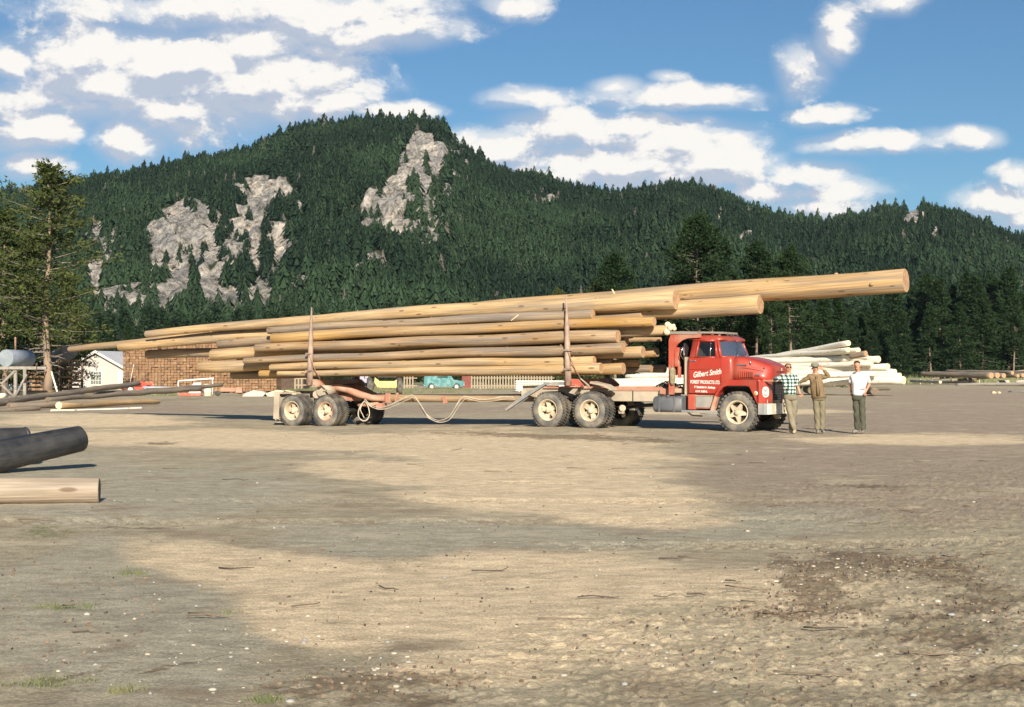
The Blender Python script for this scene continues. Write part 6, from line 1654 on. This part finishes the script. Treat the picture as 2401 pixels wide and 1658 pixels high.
fence(948, 978, 152, 'short run of cream pickets left of the teal pickup'); fence(1106, 1300, 150, 'long run of cream pickets right of the red shed'); fence(692, 718, 130, 'short run of cream pickets behind the trailer stake', 1.3)
# ---- yellow wheeled machine
d = 110.0; e = empty('wheel_loader', (at(908, 0, d).x, d, zg(-9, d)), .15, 'yellow wheeled yard machine with tall dark tyres seen under the load', 'loader')
YEL = paint('yellow_paint', (.66, .50, .14), damt=.35); 
m = MB(); m.prism([(-.75, .55), (.75, .55), (.95, .85), (.9, 1.25), (.55, 1.05), (-.6, 1.05), (-.95, 1.35), (-1.0, .95)], 0, 1.4); m.obj('body', YEL, e)
m = MB(); m.box((0, .7, 1.75), (1.5, 1.3, .9), None, 0, .05); m.obj('cab', P_BLACK, e)
m = MB(); m.box((-1.9, .5, 1.25), (.7, .9, .7), None, 0, .05); m.tube([(-1.9, .5, 1.5), (-1.95, .4, 2.6)], .07, 6); m.obj('engine_cover', mat('grey_violet_paint', (.32, .30, .36), None, .6), e)
for x in (-1.15, 1.15, -1.6):
    m = MB(); m.v = []; m.lathe_y([(.0, .02), (.3, .0), (.62, .03), (.66, .1), (.66, .36), (.6, .42), (0, .42)], 24, 0); w_ = m.obj('wheel', RUB, e, (x, -.05 if x > -1.5 else .6, .66)); w_.rotation_euler = (0, 0, PI / 2 if x > -1.5 else 0)
m = MB(); m.tube([(-.7, -.1, .6), (-.4, -.15, .35), (.3, -.15, .30), (.7, -.1, .5)], .03, 6); m.obj('drag_chain', P_RUST, e)
# ---- clutter in front of the ties
def prop(name, label, cat, mb, mats, px, py, d, rz=0.0):
    o = mb.obj(name, mats); p = at(px, py, d); o.location = (p.x, p.y, zg(p.x, p.y)); o.rotation_euler = (0, 0, rz); tag(o, label, cat); return o
m = MB(); m.prism([(-.5, 0), (.4, 0), (.6, .36), (-.55, .42), (-.62, .2)], -.3, .3); prop('white_box', 'crumpled white box on the ground left of the red tray', 'box', m, P_WHITE, 354, 926, 106)
m = MB(); m.box((0, 0, .13), (1.55, .8, .22), None, 0, .03); prop('steel_tray', 'flat red steel tray on the ground holding a white sheet', 'tray', m, paint('tray_red', (.50, .09, .05), damt=.3), 448, 931, 102)
m = MB(); m.prism([(-.30, 0), (.55, 0), (.62, .75), (.05, .72)], -.03, .03); o = prop('white_sheet', 'white metal sheet leaning upright in the red tray', 'sheet', m, P_WHITE, 452, 931, 101.9); o.location.z += .24
m = MB(); m.tube([(-1.2, 0, 1.05), (1.5, 0, 1.25)], .07, 8); m.tube([(-1.2, 0, 0), (-1.2, 0, 1.05)], .05, 6); m.tube([(1.4, 0, 0), (1.4, 0, 1.25)], .05, 6); prop('pipe_rack', 'pale pipe resting on two posts in front of the ties', 'pipe rack', m, mat('pale_pipe', (.70, .66, .62), None, .5), 455, 920, 108)
m = MB(); m.tube([(-1.3, 0, .55), (.9, .1, .50)], .09, 8); m.box((-1.1, 0, .25), (.1, .3, .5)); m.box((.7, 0, .22), (.1, .3, .5)); prop('steel_pipe', 'blue-grey pipe lying on blocks beside the small red car', 'pipe', m, mat('bluish_pipe', (.42, .44, .50), None, .5), 375, 918, 110)
m = MB(); m.lathe_y([(0, 0), (.28, 0), (.29, .02), (.29, .28), (.30, .30), (.29, .32), (.29, .6), (.30, .62), (.29, .64), (.29, .88), (0, .88)], 20, 0)
bb_ = MB(); bb_.v = [(v[0], v[2], v[1]) for v in m.v]; bb_.f = m.f; bb_.m = m.m; bb_.sm = m.sm; prop('oil_drum', 'cream ribbed drum standing right of the red tray', 'drum', bb_, P_CREAM, 487, 929, 103)
m = MB(); m.box((0, 0, .45), (1.1, .5, .30), None, 0, .06); m.box((.8, 0, .42), (.5, .4, .4), None, 0, .05); m.tube([(-.9, 0, .1), (-.3, 0, .5), (.4, 0, .3), (1.1, .1, .1)], .06, 6); m.lathe_y([(0, -.3), (.2, -.3), (.2, -.22), (0, -.22)], 14, 1, c=(-.7, 0, .2)); prop('engine_block', 'faded pink engine on skids right of the drum', 'engine', m, [P_PINK, RUB], 535, 930, 103)
m = MB(); m.box((0, 0, .5), (.14, .1, 1.0)); m.box((0, 0, .8), (.22, .03, .35)); prop('marker_post', 'short red marker post in front of the ties', 'post', m, paint('post_red', (.65, .12, .06), damt=.2), 355, 905, 116)
for i, (px, w_) in enumerate([(600, .9), (655, 1.1), (676, .7)]):
    m = MB(); m.prism([(-w_, 0), (w_, 0), (w_ * .7, .32), (-.1, .44), (-w_ * .8, .2)], -.4, .4); prop('scrap_heap', ['grey heap of wood scraps at the right foot of the ties', 'pale heap of slabs behind the trailer mud flap', 'smaller pale heap of slabs next to the mud flap'][i], 'scrap heap', m, [M_CUTP if i else W_WHT], px, 925, 100)
m = MB(); m.box((0, 0, .9), (.09, .05, 1.8), (0, -.28, 0)); prop('leaning_plank', 'pale plank leaning against the base of the bare-trunked pine', 'plank', m, W_PALE, 129, 915, 97)
m = MB(); m.tube([(0, 0, 0), (.45, .1, 2.4)], .025, 5); prop('leaning_rod', 'thin pale rod leaning against the left end of the ties', 'rod', m, P_WHITE, 300, 915, 116)
# yellow stickered timber packs between tractor and pile
m = MB()
for k in range(5): m.box((0, 0, .14 + k * .20), (6.2, 1.2, .13), None, 0); 
for k in range(5):
    for q in range(5): m.box((-2.8 + q * 1.4, 0, .04 + k * .2), (.1, 1.2, .07), None, 1)
prop('timber_pack', 'pale pack of sticker-stacked timber seen under the load left of the front stake', 'timber pack', m, [W_PALE, M_CUTP], 1290, 912, 128)
# power poles / picket posts in the right-hand weeds
for i, (px, hgt) in enumerate([(2158, .9), (2275, .9), (2296, .8), (2185, .8)]):
    m = MB(); m.box((0, 0, hgt / 2), (.09, .09, hgt)); prop('fence_post', ['leftmost pale post in the weeds at the right', 'third pale post in the weeds, left of the last', 'rightmost pale post in the weeds', 'second pale post in the weeds from the left'][i], 'post', m, M_CUTP, px, 896, 240)

# ================================================================== LABELS BY PLACE IN THE ROW
def relabel(group, fmt):
    ms = [o for o in C.objects if o.get('group') == group and o.get('category')]
    ms.sort(key=lambda o: o.location.x / max(o.location.y, 1))
    for i, o in enumerate(ms): o['label'] = fmt % ordinal(i + 1)
relabel('firs in the shaded thicket behind the truck', '%s fir from the left in the shaded thicket behind the red truck')
relabel('firs standing at the right edge of the yard', '%s tree from the left in the tall front stand at the right edge')
relabel('firs at the back of the right-hand stand', '%s fir from the left in the back row of the right-hand stand')
relabel('conifers along the foot of the hill', '%s conifer from the left in the belt along the foot of the hill')
relabel('distant conifers behind the right-hand stand', '%s distant conifer from the left rising behind the right-hand stand')
relabel('young firs behind the stack of ties', '%s young fir from the left in the row behind the ties')
relabel('young firs behind the picket fence', '%s young fir from the left in the row behind the picket fence')

# ================================================================== HAZE
m = MB(); m.box((0, 1700, 135), (11400, 3700, 280))
hz = bpy.data.materials.new('haze_air'); hz.use_nodes = True
t = hz.node_tree; t.nodes.clear(); ou = t.nodes.new('ShaderNodeOutputMaterial'); pv = t.nodes.new('ShaderNodeVolumePrincipled')
pv.inputs['Color'].default_value = (.60, .82, .92, 1); pv.inputs['Density'].default_value = .000028; pv.inputs['Anisotropy'].default_value = 0.0
t.links.new(pv.outputs[0], ou.inputs['Volume'])
haze = m.obj('haze', hz); tag(haze, 'thin blue air in front of the far hills', 'haze', kind='stuff')
